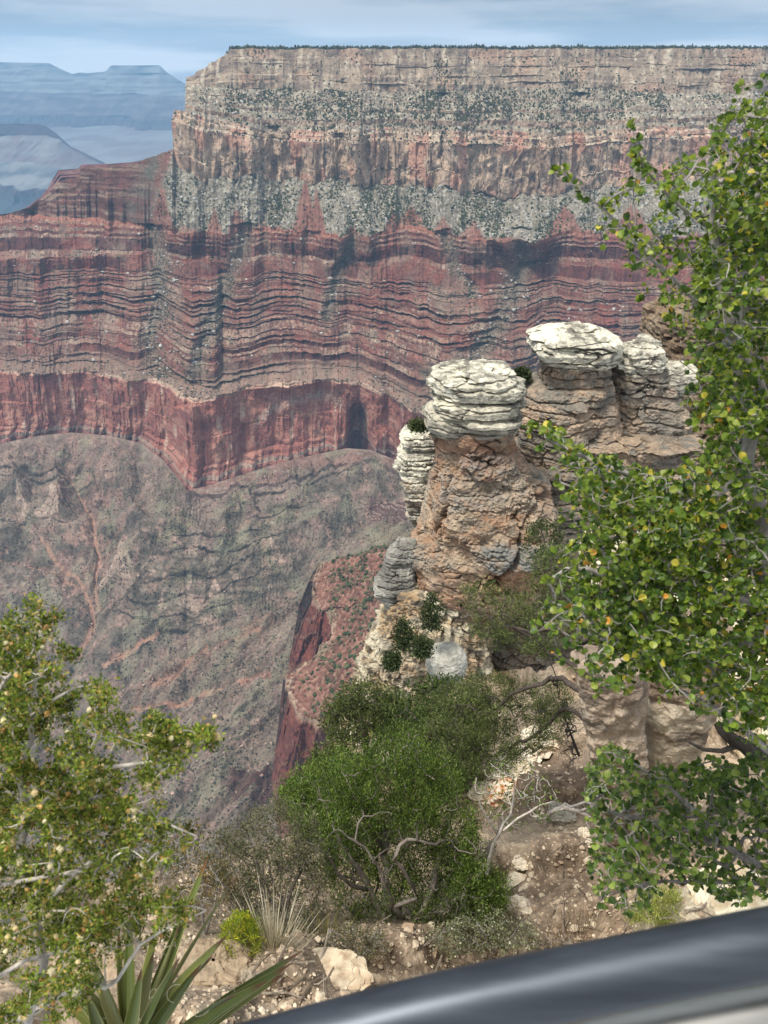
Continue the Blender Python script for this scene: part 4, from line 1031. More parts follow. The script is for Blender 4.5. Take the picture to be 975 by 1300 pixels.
def metal(name, col, rough, metallic, dark):
    m, nt = new_mat(name); L = nt.links.new
    out = N(nt, 'ShaderNodeOutputMaterial'); bs = N(nt, 'ShaderNodeBsdfPrincipled')
    tc = N(nt, 'ShaderNodeTexCoord'); n1 = N(nt, 'ShaderNodeTexNoise'); n1.inputs['Scale'].default_value = 34; n1.inputs['Detail'].default_value = 6
    mp = N(nt, 'ShaderNodeMapping'); mp.inputs['Scale'].default_value = (.16, 1.6, 1.6)
    L(tc.outputs['Object'], mp.inputs[0]); L(mp.outputs[0], n1.inputs['Vector'])
    cr = N(nt, 'ShaderNodeValToRGB'); cr.color_ramp.elements[0].position = .35; cr.color_ramp.elements[1].position = .68
    cr.color_ramp.elements[0].color = (*dark, 1); cr.color_ramp.elements[1].color = (*col, 1)
    L(n1.outputs[0], cr.inputs[0]); L(cr.outputs[0], bs.inputs['Base Color'])
    mr = N(nt, 'ShaderNodeMapRange'); mr.inputs[3].default_value = rough - .10; mr.inputs[4].default_value = rough + .14
    L(n1.outputs[0], mr.inputs[0]); L(mr.outputs[0], bs.inputs['Roughness'])
    n2 = N(nt, 'ShaderNodeTexNoise'); n2.inputs['Scale'].default_value = 8; n2.inputs['Detail'].default_value = 3
    L(tc.outputs['Object'], n2.inputs['Vector'])
    bp = N(nt, 'ShaderNodeBump'); bp.inputs['Strength'].default_value = .05; bp.inputs['Distance'].default_value = .003
    L(n2.outputs[0], bp.inputs['Height']); L(bp.outputs[0], bs.inputs['Normal'])
    bs.inputs['Metallic'].default_value = metallic
    L(bs.outputs[0], out.inputs['Surface']); return m
M_DARKRAIL = metal('dark_worn_metal', (.085, .098, .115), .44, .8, (.05, .058, .07))
M_SILVER = metal('galvanised_pipe', (.46, .45, .42), .42, .85, (.32, .31, .28))
rl = empty('pipe_railing', at_s(560, 1269, .61), 'dark worn pipe handrail with a silver pipe below it across the bottom', 'railing')
ctr = [(-500, 1520), (-150, 1447), (100, 1402), (250, 1362), (420, 1317), (560, 1281), (740, 1244), (975, 1198), (1250, 1148), (1700, 1060)]
pt = smooth_path(np.array([at_s(x, y, .61) for x, y in ctr]), 120)
mb = MB(); tube(mb, pt - np.array(rl.location), .0252, (0.2, .2, .2), 40); mb.build('top_rail', M_DARKRAIL, rl, True)
ctr = [(-300, 1580), (100, 1478), (420, 1404), (743, 1332), (975, 1285), (1250, 1234), (1700, 1146)]
pt = smooth_path(np.array([at_s(x, y, .645) for x, y in ctr]), 100)
mb = MB(); tube(mb, pt - np.array(rl.location), .0205, (0.5, .5, .5), 40); mb.build('lower_rail', M_SILVER, rl, True)
# ================================================================== PLANTS
def in_poly(pts, poly):
    x, y = pts[:, 0], pts[:, 1]; p = np.array(poly, float); ins = np.zeros(len(pts), bool)
    j = len(p) - 1
    for i in range(len(p)):
        c_ = ((p[i, 1] > y) != (p[j, 1] > y)) & (x < (p[j, 0] - p[i, 0]) * (y - p[i, 1]) / (p[j, 1] - p[i, 1] + 1e-9) + p[i, 0])
        ins ^= c_; j = i
    return ins
def crown_points(poly, s0, s1, n, seed, gap=.25, gsc=30.):
    r = RS(seed); p = np.array(poly, float); lo, hi = p.min(0), p.max(0); out = []
    while len(out) < n:
        q = r.uniform(lo, hi, (n * 3, 2)); q = q[in_poly(q, poly)]
        s = r.uniform(s0, s1, len(q))
        k = fbm(q[:, 0] / gsc, q[:, 1] / gsc, s * 3 + seed, 3)
        q = np.concatenate([q, s[:, None]], 1)[k > -1 + gap * 2 - .55 * r.rand(len(q))]
        out.extend(q.tolist())
    o = np.array(out[:n])
    return at_s(o[:, 0], o[:, 1], o[:, 2])

class Plant:
    """woody skeleton that reaches out to a cloud of targets, thickest where most twigs meet"""
    def __init__(s, seed):
        s.P, s.par, s.fix, s.ch, s.r = [], [], [], [], RS(seed)
    def limb(s, pts, r0, r1, n=None, frompos=None, wig=.02):
        pts = np.asarray(pts, float); L_ = np.linalg.norm(np.diff(pts, axis=0), axis=1).sum()
        n = n or max(4, int(L_ / s.step)); q = smooth_path(pts, n)
        q[1:-1] += s.r.normal(size=(n - 2, 3)) * wig * L_ * .2
        prev = -1
        if len(s.P):
            d = np.linalg.norm(np.array(s.P) - q[0], axis=1); prev = int(d.argmin())
            if frompos is None and d[prev] > L_ * .5: prev = -1
        chain = [prev] if prev >= 0 else []
        for i, p in enumerate(q):
            s.P.append(p); s.par.append(prev); s.fix.append(r0 + (r1 - r0) * i / (n - 1)); prev = len(s.P) - 1; chain.append(prev)
        s.ch.append(chain)
    step = .08
    def grow(s, targets, segs=5, curl=.16, up=0.0, maxlen=9e9):
        tips = []
        P0 = np.array(s.P)
        d0 = np.min(np.linalg.norm(targets[:, None] - P0[None, ::2], axis=-1), axis=1) if len(P0) * len(targets) < 4e6 else np.array([np.linalg.norm(P0 - t, axis=1).min() for t in targets])
        buf = np.zeros((len(P0) + len(targets) * segs, 3)); buf[:len(P0)] = P0; m = len(P0)
        for ti in np.argsort(d0):
            t = targets[ti]; d = np.linalg.norm(buf[:m] - t, axis=1); k = int(d.argmin())
            a = buf[k]; v = t - a; L_ = d[k]
            if L_ > maxlen: continue
            o = s.r.normal(size=3) * curl * L_; o[2] -= up * L_
            o2 = s.r.normal(size=3) * curl * .5 * L_
            chain = [k]; prev = k
            for i in range(1, segs + 1):
                f = i / segs
                p = a + v * f + o * math.sin(math.pi * f) + o2 * math.sin(2 * math.pi * f)
                s.P.append(p); s.par.append(prev); s.fix.append(0); buf[m] = p; prev = m; m += 1; chain.append(prev)
            s.ch.append(chain); tips.append((chain, v / (L_ + 1e-9)))
        s.tips = tips
        return tips
    def wood(s, rt, pw=.45, rmax=9.):
        n = len(s.P); cnt = np.zeros(n)
        has = np.zeros(n, bool)
        for p in s.par:
            if p >= 0: has[p] = True
        cnt[~has] = 1
        for i in range(n - 1, -1, -1):
            if s.par[i] >= 0: cnt[s.par[i]] += cnt[i]
        r = np.minimum(rt * np.maximum(cnt, 1) ** pw, rmax)
        s.R = np.maximum(r, np.array(s.fix)); return s.R
    def build_wood(s, name, parent, mat, cfun, k=5, origin=None):
        mb = MB(); P = np.array(s.P); org = np.array(parent.location)
        for c in s.ch:
            if len(c) < 2: continue
            pts = P[c]; rad = s.R[c].copy()
            if rad[0] > rad[1] * 1.3: rad[0] = rad[1] * 1.15
            rad[-1] = min(rad[-1], rad[-2]) * .7 
            tube(mb, pts - org, rad, cfun(s.r), k if rad.mean() < .012 else 9)
        return mb.build(name, mat, parent, True)

def frames(d, r):
    """random frames around directions d"""
    d = d / (np.linalg.norm(d, axis=1)[:, None] + 1e-9)
    a = np.cross(d, r.normal(size=d.shape)); a /= np.linalg.norm(a, axis=1)[:, None] + 1e-9
    return d, a, np.cross(d, a)

def round_leaves(mb, base, d, nrm, size, col):
    """rounded blades with a small stalk, folded a little along the midrib"""
    n = len(base)
    d = d / np.linalg.norm(d, axis=1)[:, None]
    nrm = nrm - (nrm * d).sum(1)[:, None] * d; nrm /= np.linalg.norm(nrm, axis=1)[:, None] + 1e-9
    sd = np.cross(d, nrm)
    out = np.array([(0, 0, 0), (.30, .17, .40), (.62, .18, .50), (.90, .02, .30), (1.02, -.10, 0), (.90, .02, -.30), (.62, .18, -.50), (.30, .17, -.40), (.55, 0, 0)])
    V = base[:, None] + size[:, None, None] * (d[:, None] * (out[None, :, 0:1] + .22) + sd[:, None] * out[None, :, 2:3] + nrm[:, None] * out[None, :, 1:2])
    f = np.array([(0, 1, 8), (1, 2, 8), (2, 3, 8), (3, 4, 8), (4, 5, 8), (5, 6, 8), (6, 7, 8), (7, 0, 8)])
    F = f[None] + (np.arange(n) * 9)[:, None, None]
    mb.add(V.reshape(-1, 3), F.reshape(-1, 3), np.repeat(col, 9, 0))
    # stalks
    w = size * .03
    V = np.stack([base - sd * w[:, None], base + sd * w[:, None], base + d * (size * .24)[:, None]], 1)
    mb.add(V.reshape(-1, 3), np.arange(n * 3).reshape(-1, 3), np.repeat(col, 3, 0))

def blades(mb, base, d, ln, wd, col, seed, bend=0.0):
    """thin pointed leaflets / scale sprays"""
    r = RS(seed); d, a, b = frames(d, r); n = len(base)
    mid = base + d * (ln * .5)[:, None] + b * (ln * bend)[:, None]
    V = np.stack([base, mid + a * wd[:, None], base + d * ln[:, None], mid - a * wd[:, None]], 1)
    F = np.arange(n * 4).reshape(-1, 4)
    mb.add(V.reshape(-1, 3), F, np.repeat(col, 4, 0))

def pal(n, r, cols, p, jit=.22):
    i = r.choice(len(cols), n, p=np.array(p) / sum(p))
    return np.array([S(*c) for c in cols])[i] * r.uniform(1 - jit, 1 + jit, (n, 1))

GREYB = lambda r: S(150, 144, 138) * r.uniform(.55, 1.1)
DARKB = lambda r: S(88, 80, 74) * r.uniform(.6, 1.2)
WHITEB = lambda r: S(190, 182, 172) * r.uniform(.6, 1.1)
def spx(c): return np.array([at_s(x, y, s) for x, y, s in c])

def leafy(name, label, cat, seed, limbs, polys, lsize, per, leafcols, leafp, rt, root, bark=GREYB, group=None, extra=None, segs=5, curl=.16):
    e = empty(name, root, label, cat, group); pl = Plant(seed); r = pl.r
    for c, r0, r1 in limbs: pl.limb(spx(c), r0, r1)
    T_ = np.concatenate([crown_points(p, a, b, n, seed + i * 7, g) for i, (p, a, b, n, g) in enumerate(polys)])
    tips = pl.grow(T_, segs, curl)
    if extra is not None: tips = tips + pl.grow(np.asarray(extra), segs, .05)
    pl.wood(rt); pl.build_wood('branches', e, M_BARK, bark)
    P = np.array(pl.P); B, D, Q = [], [], []
    for ch, v in tips:
        pts = P[ch]
        m = per + r.randint(-1, 3)
        L_ = np.linalg.norm(pts[-1] - pts[0])
        f = 1 - r.rand(m) ** 1.3 * min(.9, .22 / (L_ + 1e-6)); f[0] = 1
        idx = f * (len(ch) - 1); i0 = np.minimum(idx.astype(int), len(ch) - 2); w = (idx - i0)[:, None]
        B.append(pts[i0] * (1 - w) + pts[i0 + 1] * w)
        dd = r.normal(size=(m, 3)) + v * .7 + np.array([0, -.15, .25]); D.append(dd)
        Q.append(r.normal(size=(m, 3)) * .75 + np.array([-.15, -.35, .75]))
    B, D, Q = np.concatenate(B), np.concatenate(D), np.concatenate(Q)
    mb = MB(); n = len(B)
    round_leaves(mb, B - np.array(root), D, Q, lsize * r.uniform(.5, 1.3, n), pal(n, r, leafcols, leafp))
    mb.build('foliage', M_LEAF, e)
    return e

LC = [(116, 136, 48), (86, 110, 40), (60, 84, 33), (150, 162, 70), (200, 186, 74), (206, 146, 62)]
LP = [.30, .30, .20, .16, .028, .008]
S1 = [(1060, 90), (975, 110), (940, 120), (905, 150), (872, 185), (838, 222), (812, 190), (802, 175), (808, 240), (765, 250), (758, 300), (790, 345), (800, 375), (830, 400), (872, 440), (868, 480), (880, 560), (862, 600), (790, 595), (720, 560), (680, 540), (692, 575), (722, 620), (705, 655), (700, 690), (690, 730), (690, 770), (672, 820), (720, 840), (760, 885), (800, 872), (840, 885), (880, 905), (940, 945), (1060, 960)]
S1c = [(1060, 120), (985, 140), (920, 220), (880, 330), (880, 440), (900, 560), (860, 650), (790, 690), (760, 760), (780, 830), (860, 860), (960, 920), (1060, 930)]
S1d = [(690, 540), (760, 575), (830, 600), (900, 640), (900, 820), (850, 850), (780, 830), (730, 800), (725, 720), (745, 660), (740, 610)]
sprig = [at_s(x, y, s) for x, y, s in [(704, 218, 1.8), (716, 212, 1.8), (722, 232, 1.8), (739, 250, 1.8), (802, 158, 1.75), (806, 185, 1.75), (812, 205, 1.78), (672, 540, 1.9), (668, 548, 1.9), (690, 545, 1.9), (940, 112, 1.7), (966, 100, 1.7)]]
root1 = at_s(1080, 1190, 2.7)
leafy('round_leaf_shrub', 'tall round leaved green shrub filling the right side with some yellow leaves', 'shrub', 101,
      [([(1080, 1190, 2.7), (1040, 1000, 2.4), (985, 800, 2.25), (950, 600, 2.15), (930, 430, 2.05), (915, 300, 2.0), (900, 210, 1.9)], .022, .004),
       ([(985, 800, 2.25), (920, 745, 2.15), (860, 740, 2.1), (790, 735, 2.05), (735, 720, 2.0), (700, 735, 2.0)], .010, .003),
       ([(950, 600, 2.15), (880, 640, 2.1), (820, 610, 2.0), (750, 585, 1.95), (692, 556, 1.9)], .008, .002),
       ([(930, 430, 2.05), (870, 370, 1.95), (820, 320, 1.9), (775, 275, 1.85), (740, 245, 1.8)], .007, .002),
       ([(915, 300, 2.0), (860, 260, 1.9), (825, 225, 1.85), (806, 180, 1.75)], .005, .0015),
       ([(985, 800, 2.25), (905, 830, 2.2), (820, 830, 2.15), (740, 800, 2.1), (690, 790, 2.1)], .009, .002),
       ([(975, 500, 1.9), (940, 440, 1.85), (940, 400, 1.85), (945, 345, 1.8)], .007, .003),
       ([(1040, 1000, 2.4), (985, 960, 2.3), (930, 915, 2.25), (890, 890, 2.2), (850, 870, 2.2)], .014, .004)],
      [(S1, 1.6, 2.5, 1250, .2), (S1c, 1.7, 2.8, 2500, .04), (S1d, 1.7, 2.6, 820, .2)], .0158, 8, LC, LP, .0011, root1, extra=sprig)
S2 = [(748, 975), (770, 950), (800, 955), (860, 985), (905, 955), (1000, 950), (1060, 960), (1060, 1130), (975, 1140), (925, 1150), (880, 1120), (840, 1115), (818, 1175), (800, 1160), (770, 1150), (745, 1125), (755, 1060), (740, 1010)]
root2 = at_s(1070, 1200, 3.2)
leafy('round_leaf_shrub', 'lower darker round leaved shrub spreading just above the railing at the right', 'shrub', 131,
      [([(1070, 1200, 3.2), (1000, 1120, 2.9), (930, 1080, 2.75), (860, 1050, 2.7), (800, 1040, 2.6), (745, 1020, 2.6), (706, 1030, 2.6)], .014, .003),
       ([(930, 1080, 2.75), (880, 1030, 2.7), (840, 990, 2.65), (790, 960, 2.6), (765, 955, 2.6)], .008, .002),
       ([(1000, 1120, 2.9), (900, 1120, 2.8), (820, 1120, 2.7), (760, 1140, 2.6)], .009, .002)],
      [(S2, 2.3, 3.1, 620, .3)], .0215, 6, [(108, 130, 58), (82, 106, 48), (60, 82, 38), (138, 154, 76)], [.35, .3, .2, .15], .0014, root2)

# ---- fine leaved shrub on the left with fluffy seed heads
def fine_shrub(name, label, cat, seed, limbs, polys, root, leafcols, leafp, per, ln, wd, rt, bark, spread, seeds=0, dry=0, segs=6, curl=.14, group=None, up=.35, mat=None, bare=(), vs=.7):
    e = empty(name, root, label, cat, group); pl = Plant(seed); r = pl.r
    for c, r0, r1 in limbs: pl.limb(spx(c), r0, r1, wig=.05)
    T_ = np.concatenate([crown_points(p, a, b, n, seed + i * 7, g) for i, (p, a, b, n, g) in enumerate(polys)])
    for i, (p, a, b, n) in enumerate(bare): pl.grow(crown_points(p, a, b, n, seed + 50 + i, 0), segs, .2)
    tips = pl.grow(T_, segs, curl)
    pl.wood(rt); pl.build_wood('branches', e, M_BARK, bark, 5)
    P = np.array(pl.P); mb = MB(); B, D = [], []
    for ch, v in tips:
        m = max(3, int(per * r.uniform(.5, 1.5))); pts = P[ch]
        f = 1 - r.rand(m) ** 1.6 * .6
        idx = f * (len(ch) - 1); i0 = np.minimum(idx.astype(int), len(ch) - 2); w = (idx - i0)[:, None]
        q = pts[i0] * (1 - w) + pts[i0 + 1] * w
        q = np.where((np.linalg.norm(q - pts[-1], axis=1) > spread * 3)[:, None], pts[-1], q)
        B.append(q + r.normal(size=(m, 3)) * spread * np.array([1, 1, vs])); D.append(r.normal(size=(m, 3)) * .8 + v * .5 + np.array([0, 0, up]))
    Bs = B; B, D = np.concatenate(B), np.concatenate(D); n = len(B)
    tone = np.concatenate([np.full(len(b_), r.uniform(.62, 1.3)) for b_ in Bs])[:, None]
    blades(mb, B - np.array(root), D, ln * r.uniform(.6, 1.3, n), wd * r.uniform(.7, 1.2, n), pal(n, r, leafcols, leafp, .28) * tone, seed + 1, .12)
    mb.build('foliage', mat or M_TINY, e)
    for cnt, nm, cols, sz in ((seeds, 'seed_heads', ((238, 228, 196), (222, 202, 158)), .0074), (dry, 'dry_flowers', ((216, 180, 116), (196, 156, 96)), .0056)):
        if not cnt: continue
        k = r.randint(0, len(tips), cnt); mb = MB()
        q = np.array([P[tips[i][0][-1 - (j % 2)]] for j, i in enumerate(k)]) + r.normal(size=(cnt, 3)) * spread * .9
        s_ = sz * r.uniform(.6, 1.25, cnt)
        V, F, C = blobs(q - np.array(root), s_ * .7, s_ * .75, pal(cnt, r, cols, [.5, .5]), seed + 5, .2, 0)
        mb.add(V, F, C)
        m = 26; qq = np.repeat(q, m, 0)
        blades(mb, qq - np.array(root), r.normal(size=(cnt * m, 3)), np.repeat(s_, m) * .95, np.repeat(s_, m) * .10, pal(cnt * m, r, cols, [.6, .4]), seed + 6)
        o = mb.build(nm, M_TINY, e); o['kind'] = 'stuff'
    return e

LB = [(-60, 790), (0, 778), (35, 757), (78, 775), (85, 800), (108, 835), (92, 868), (140, 868), (168, 908), (205, 902), (225, 935), (205, 990), (190, 1005), (215, 1045), (262, 1052), (262, 1080), (225, 1090), (215, 1130), (270, 1158), (225, 1180), (160, 1215), (110, 1262), (60, 1310), (-60, 1320)]
LB2 = [(190, 905), (232, 925), (278, 925), (280, 942), (240, 962), (215, 990), (180, 1000)]
root3 = at_s(30, 1420, 1.9)
fine_shrub('fine_leaf_shrub', 'tiny leaved yellow green shrub with pale branches and fluffy seed heads at the left', 'shrub', 151,
           [([(30, 1420, 1.9), (35, 1290, 1.6), (42, 1160, 1.5), (30, 1040, 1.45), (36, 915, 1.4), (44, 860, 1.4), (55, 812, 1.38)], .012, .0030),
            ([(42, 1160, 1.5), (100, 1105, 1.5), (160, 1065, 1.48), (205, 1040, 1.45), (250, 1062, 1.42)], .006, .0018),
            ([(35, 1290, 1.6), (110, 1245, 1.5), (135, 1262, 1.48), (165, 1225, 1.46), (200, 1185, 1.45), (262, 1156, 1.42)], .006, .0018),
            ([(30, 1040, 1.45), (90, 985, 1.45), (150, 960, 1.42), (190, 985, 1.4), (225, 962, 1.38), (262, 938, 1.36)], .006, .0018),
            ([(36, 915, 1.4), (80, 880, 1.4), (120, 868, 1.38)], .004, .0016), ([(-60, 1180, 1.5), (20, 1110, 1.4), (70, 1115, 1.36), (120, 1100, 1.34)], .005, .0018),
            ([(-80, 1300, 1.5), (0, 1230, 1.4), (60, 1215, 1.36), (120, 1210, 1.34)], .006, .002), ([(-60, 960, 1.5), (0, 880, 1.4), (20, 850, 1.4)], .005, .002),
            ([(190, 985, 1.4), (186, 950, 1.39), (178, 930, 1.39)], .003, .0014)],
           [(LB, 1.22, 1.75, 500, .42), (LB2, 1.3, 1.42, 34, 0), ([(-60, 780), (60, 790), (80, 900), (150, 1000), (200, 1150), (100, 1200), (-60, 1200)], 1.3, 1.9, 330, .25)], root3,
           [(118, 134, 52), (92, 110, 44), (148, 158, 70), (64, 80, 36), (176, 152, 84)], [.30, .22, .26, .10, .12], 68, .0096, .0025, .00075, WHITEB, .0078, seeds=380, dry=520)

# ---- juniper and pinyon
JC = [(108, 130, 60), (84, 106, 48), (140, 158, 80), (56, 74, 38)]; JP = [.35, .3, .15, .2]
PCc = [(96, 106, 60), (78, 90, 50), (124, 132, 78), (58, 70, 42)]
JUN = [(362, 1000), (392, 985), (420, 962), (450, 975), (478, 955), (500, 930), (530, 925), (548, 948), (578, 972), (588, 1010), (612, 1040), (600, 1075), (640, 1125), (645, 1150), (610, 1165), (590, 1110), (545, 1080), (500, 1060), (450, 1090), (420, 1110), (395, 1085), (372, 1045)]
fine_shrub('juniper_tree', 'bright green bushy juniper with grey twisted stems in the bottom centre', 'tree', 171,
           [([(505, 1200, 6.2), (498, 1150, 6.2), (492, 1090, 6.3), (500, 1030, 6.3), (515, 975, 6.3), (525, 940, 6.3)], .05, .010),
            ([(505, 1195, 6.2), (470, 1130, 6.1), (440, 1080, 6.0), (420, 1040, 6.0), (405, 1000, 6.0)], .032, .008),
            ([(505, 1195, 6.2), (540, 1150, 6.2), (560, 1090, 6.3), (575, 1030, 6.4), (572, 985, 6.4)], .034, .008),
            ([(540, 1165, 6.2), (580, 1140, 6.2), (615, 1090, 6.2), (630, 1060, 6.2), (650, 1030, 6.2)], .034, .010),
            ([(470, 1130, 6.1), (440, 1120, 5.9), (420, 1090, 5.8), (395, 1070, 5.8)], .018, .006),
            ([(492, 1090, 6.3), (470, 1050, 6.1), (455, 1010, 6.1), (450, 985, 6.1)], .02, .006),
            ([(500, 1150, 6.0), (480, 1105, 5.8), (465, 1080, 5.7), (440, 1062, 5.6)], .014, .005), ([(530, 1140, 6.0), (515, 1110, 5.8), (500, 1090, 5.7)], .013, .005)],
           [(JUN, 5.6, 7.2, 300, .56), ([(400, 985), (500, 935), (575, 985), (585, 1040), (480, 1060), (400, 1050)], 5.6, 6.6, 190, .56), ([(590, 1090), (640, 1125), (645, 1152), (600, 1165), (570, 1150)], 5.8, 6.6, 80, .1), ([(410, 1080), (600, 1070), (600, 1170), (430, 1180)], 5.9, 7.4, 200, .38)],
           gpos(505, 1202), JC, JP, 120, .026, .0042, .0028, lambda r: S(126, 118, 110) * r.uniform(.5, 1.2), .030, segs=5, curl=.14, up=1.5, vs=2.7, bare=[([(400, 1040), (480, 1020), (600, 1050), (620, 1130), (560, 1170), (440, 1150)], 5.6, 6.6, 70)])
PIN1 = [(585, 745), (610, 735), (640, 742), (655, 760), (690, 690), (730, 700), (760, 745), (745, 800), (700, 835), (640, 825), (600, 805)]
PIN2 = [(530, 905), (560, 870), (610, 855), (665, 860), (720, 870), (735, 905), (700, 945), (660, 965), (640, 990), (600, 985), (560, 955)]
ep = fine_shrub('pinyon_tree', 'old pinyon with dark crooked limbs reaching left over the dirt slope', 'tree', 191,
           [([(800, 1190, 8.6), (795, 1120, 8.3), (788, 1030, 7.6), (776, 950, 7.2), (762, 870, 6.8), (752, 800, 6.2), (770, 700, 6.1)], .07, .03),
            ([(765, 900, 6.4), (720, 862, 6.6), (690, 868, 6.8), (650, 880, 6.9), (615, 905, 7.0), (585, 895, 7.0)], .030, .006),
            ([(765, 890, 6.4), (730, 845, 6.5), (700, 830, 6.6), (660, 800, 6.7), (630, 790, 6.8), (600, 775, 6.8)], .024, .006),
            ([(757, 860, 6.3), (720, 805, 6.4), (690, 800, 6.5), (650, 798, 6.6), (612, 800, 6.6)], .020, .005),
            ([(760, 930, 6.4), (715, 900, 6.8), (685, 930, 7.0), (650, 950, 7.2), (620, 960, 7.2)], .022, .005),
            ([(752, 800, 6.2), (730, 745, 6.4), (705, 710, 6.5)], .018, .005)],
           [(PIN1, 6.2, 7.6, 190, .3), (PIN2, 6.6, 8.4, 400, .34)], at_s(800, 1190, 8.6), PCc, JP, 60, .045, .0032, .0022, DARKB, .036, segs=6, curl=.17, up=.25, mat=M_NEEDLE)
fine_shrub('pinyon_tree', 'slim dark stemmed tree with thin grey green crown left of the orange cliff foot', 'tree', 211,
           [([(475, 1010, 11), (468, 965, 11), (462, 930, 11), (455, 900, 11), (448, 880, 11)], .07, .02), ([(468, 965, 11), (485, 930, 11), (495, 900, 11)], .04, .012), ([(470, 985, 11), (440, 950, 10.8), (425, 930, 10.8)], .035, .01)],
           [([(412, 925), (425, 890), (450, 870), (485, 872), (512, 892), (505, 940), (470, 935), (430, 960)], 10.2, 11.8, 170, .3), ([(400, 950), (430, 950), (450, 1000), (400, 1000)], 10, 11, 40, .3)], at_s(475, 1010, 11), PCc, JP, 38, .08, .010, .004, DARKB, .08, segs=5, up=.4)
fine_shrub('pinyon_tree', 'mid green dark limbed tree in front of the grey boulder', 'tree', 221,
           [([(565, 1030, 10), (560, 960, 10), (555, 910, 10), (548, 880, 10)], .07, .02), ([(560, 960, 10), (585, 915, 10), (600, 890, 10)], .04, .012), ([(560, 950, 10), (530, 915, 10), (515, 900, 10)], .035, .01)],
           [([(490, 930), (510, 890), (545, 862), (590, 868), (620, 900), (620, 950), (590, 1000), (530, 980), (500, 960)], 9.2, 11, 230, .38)], at_s(565, 1030, 10), [(80, 98, 50), (62, 80, 42), (100, 116, 60), (48, 62, 36)], JP, 46, .08, .010, .004, DARKB, .08, segs=5, up=.5)
fine_shrub('juniper_tree', 'mid green juniper crown behind the bright juniper, at its left shoulder', 'tree', 231,
           [([(430, 1090, 8.5), (425, 1040, 8.5), (415, 1000, 8.5), (405, 970, 8.5)], .05, .015), ([(425, 1040, 8.5), (450, 1000, 8.5), (465, 975, 8.5)], .03, .01)],
           [([(358, 1010), (385, 975), (430, 965), (470, 970), (480, 1010), (440, 1050), (380, 1050)], 7.8, 9.2, 240, .15)], at_s(430, 1090, 8.5), JC, JP, 110, .038, .006, .003, GREYB, .045, segs=5, up=.9, vs=1.8)
fine_shrub('olive_shrub', 'olive grey shrub of many fine upright stems left of the bright juniper', 'shrub', 241,
           [([(360, 1215, 5.6), (345 + i * 3, 1150, 5.6), (290 + i * 17, 1090, 5.8), (262 + i * 24, 1050 - 16 * math.sin(i * .5), 6.0)], .010, .003) for i in range(7)] + [([(345, 1210, 5.5), (320 - 6 * i, 1160, 5.5), (300 - 12 * i, 1110, 5.5)], .008, .003) for i in range(4)],
           [([(262, 1075), (285, 1050), (320, 1030), (352, 1012), (398, 1030), (420, 1080), (415, 1150), (398, 1205), (345, 1205), (300, 1160), (270, 1120)], 5.2, 6.6, 640, .15)], gpos(355, 1212),
           [(112, 114, 84), (92, 96, 70), (132, 132, 98), (72, 76, 56)], JP, 32, .022, .0042, .0016, lambda r: S(108, 100, 94) * r.uniform(.5, 1.2), .028, segs=6, curl=.10, up=.6)
fine_shrub('olive_shrub', 'sparse dark shrub with bare grey twigs behind the yucca tips', 'shrub', 251,
           [([(260, 1190, 5.4), (255, 1140, 5.4), (240, 1090, 5.5), (235, 1060, 5.6)], .009, .003), ([(260, 1190, 5.4), (275, 1140, 5.4), (270, 1090, 5.5)], .009, .003)],
           [([(200, 1075), (240, 1040), (285, 1060), (300, 1110), (280, 1165), (230, 1160), (200, 1120)], 5.0, 6.0, 180, .25)], gpos(262, 1192), [(122, 104, 56), (98, 92, 56), (150, 126, 62), (74, 72, 46)], JP, 16, .024, .0042, .0016, GREYB, .03, segs=6, curl=.12, up=.5)
fine_shrub('low_shrub', 'pale grey green low plant at the foot of the juniper right side', 'shrub', 261,
           [([(620, 1205, 5.8), (615, 1185, 5.8), (600, 1165, 5.8)], .005, .002), ([(640, 1200, 5.8), (655, 1180, 5.8), (665, 1165, 5.8)], .005, .002)],
           [([(540, 1190), (580, 1165), (640, 1155), (680, 1180), (682, 1200), (560, 1215)], 5.5, 6.0, 190, .2)], gpos(620, 1205), [(150, 156, 120), (116, 124, 88), (184, 186, 160), (86, 92, 62)], [.3, .3, .2, .2], 16, .022, .006, .0012, GREYB, .025, segs=4, up=.8)
fine_shrub('dead_shrub', 'bare grey twigs of a dead shrub in front of the white rocks', 'shrub', 271,
           [([(618, 1110, 6.0), (632, 1060, 6.0), (648, 1030, 6.0), (652, 985, 6.0)], .016, .004), ([(632, 1060, 6.0), (665, 1035, 6.0), (700, 1018, 6.0)], .010, .003), ([(632, 1060, 6.0), (615, 1035, 6.0), (605, 1005, 6.0)], .008, .003)],
           [([(598, 990), (640, 950), (700, 985), (712, 1030), (660, 1060), (620, 1050)], 5.8, 6.5, 90, .1)], gpos(618, 1112), JC, JP, 5, .05, .006, .0022, WHITEB, .03, segs=6, curl=.16, up=.6)
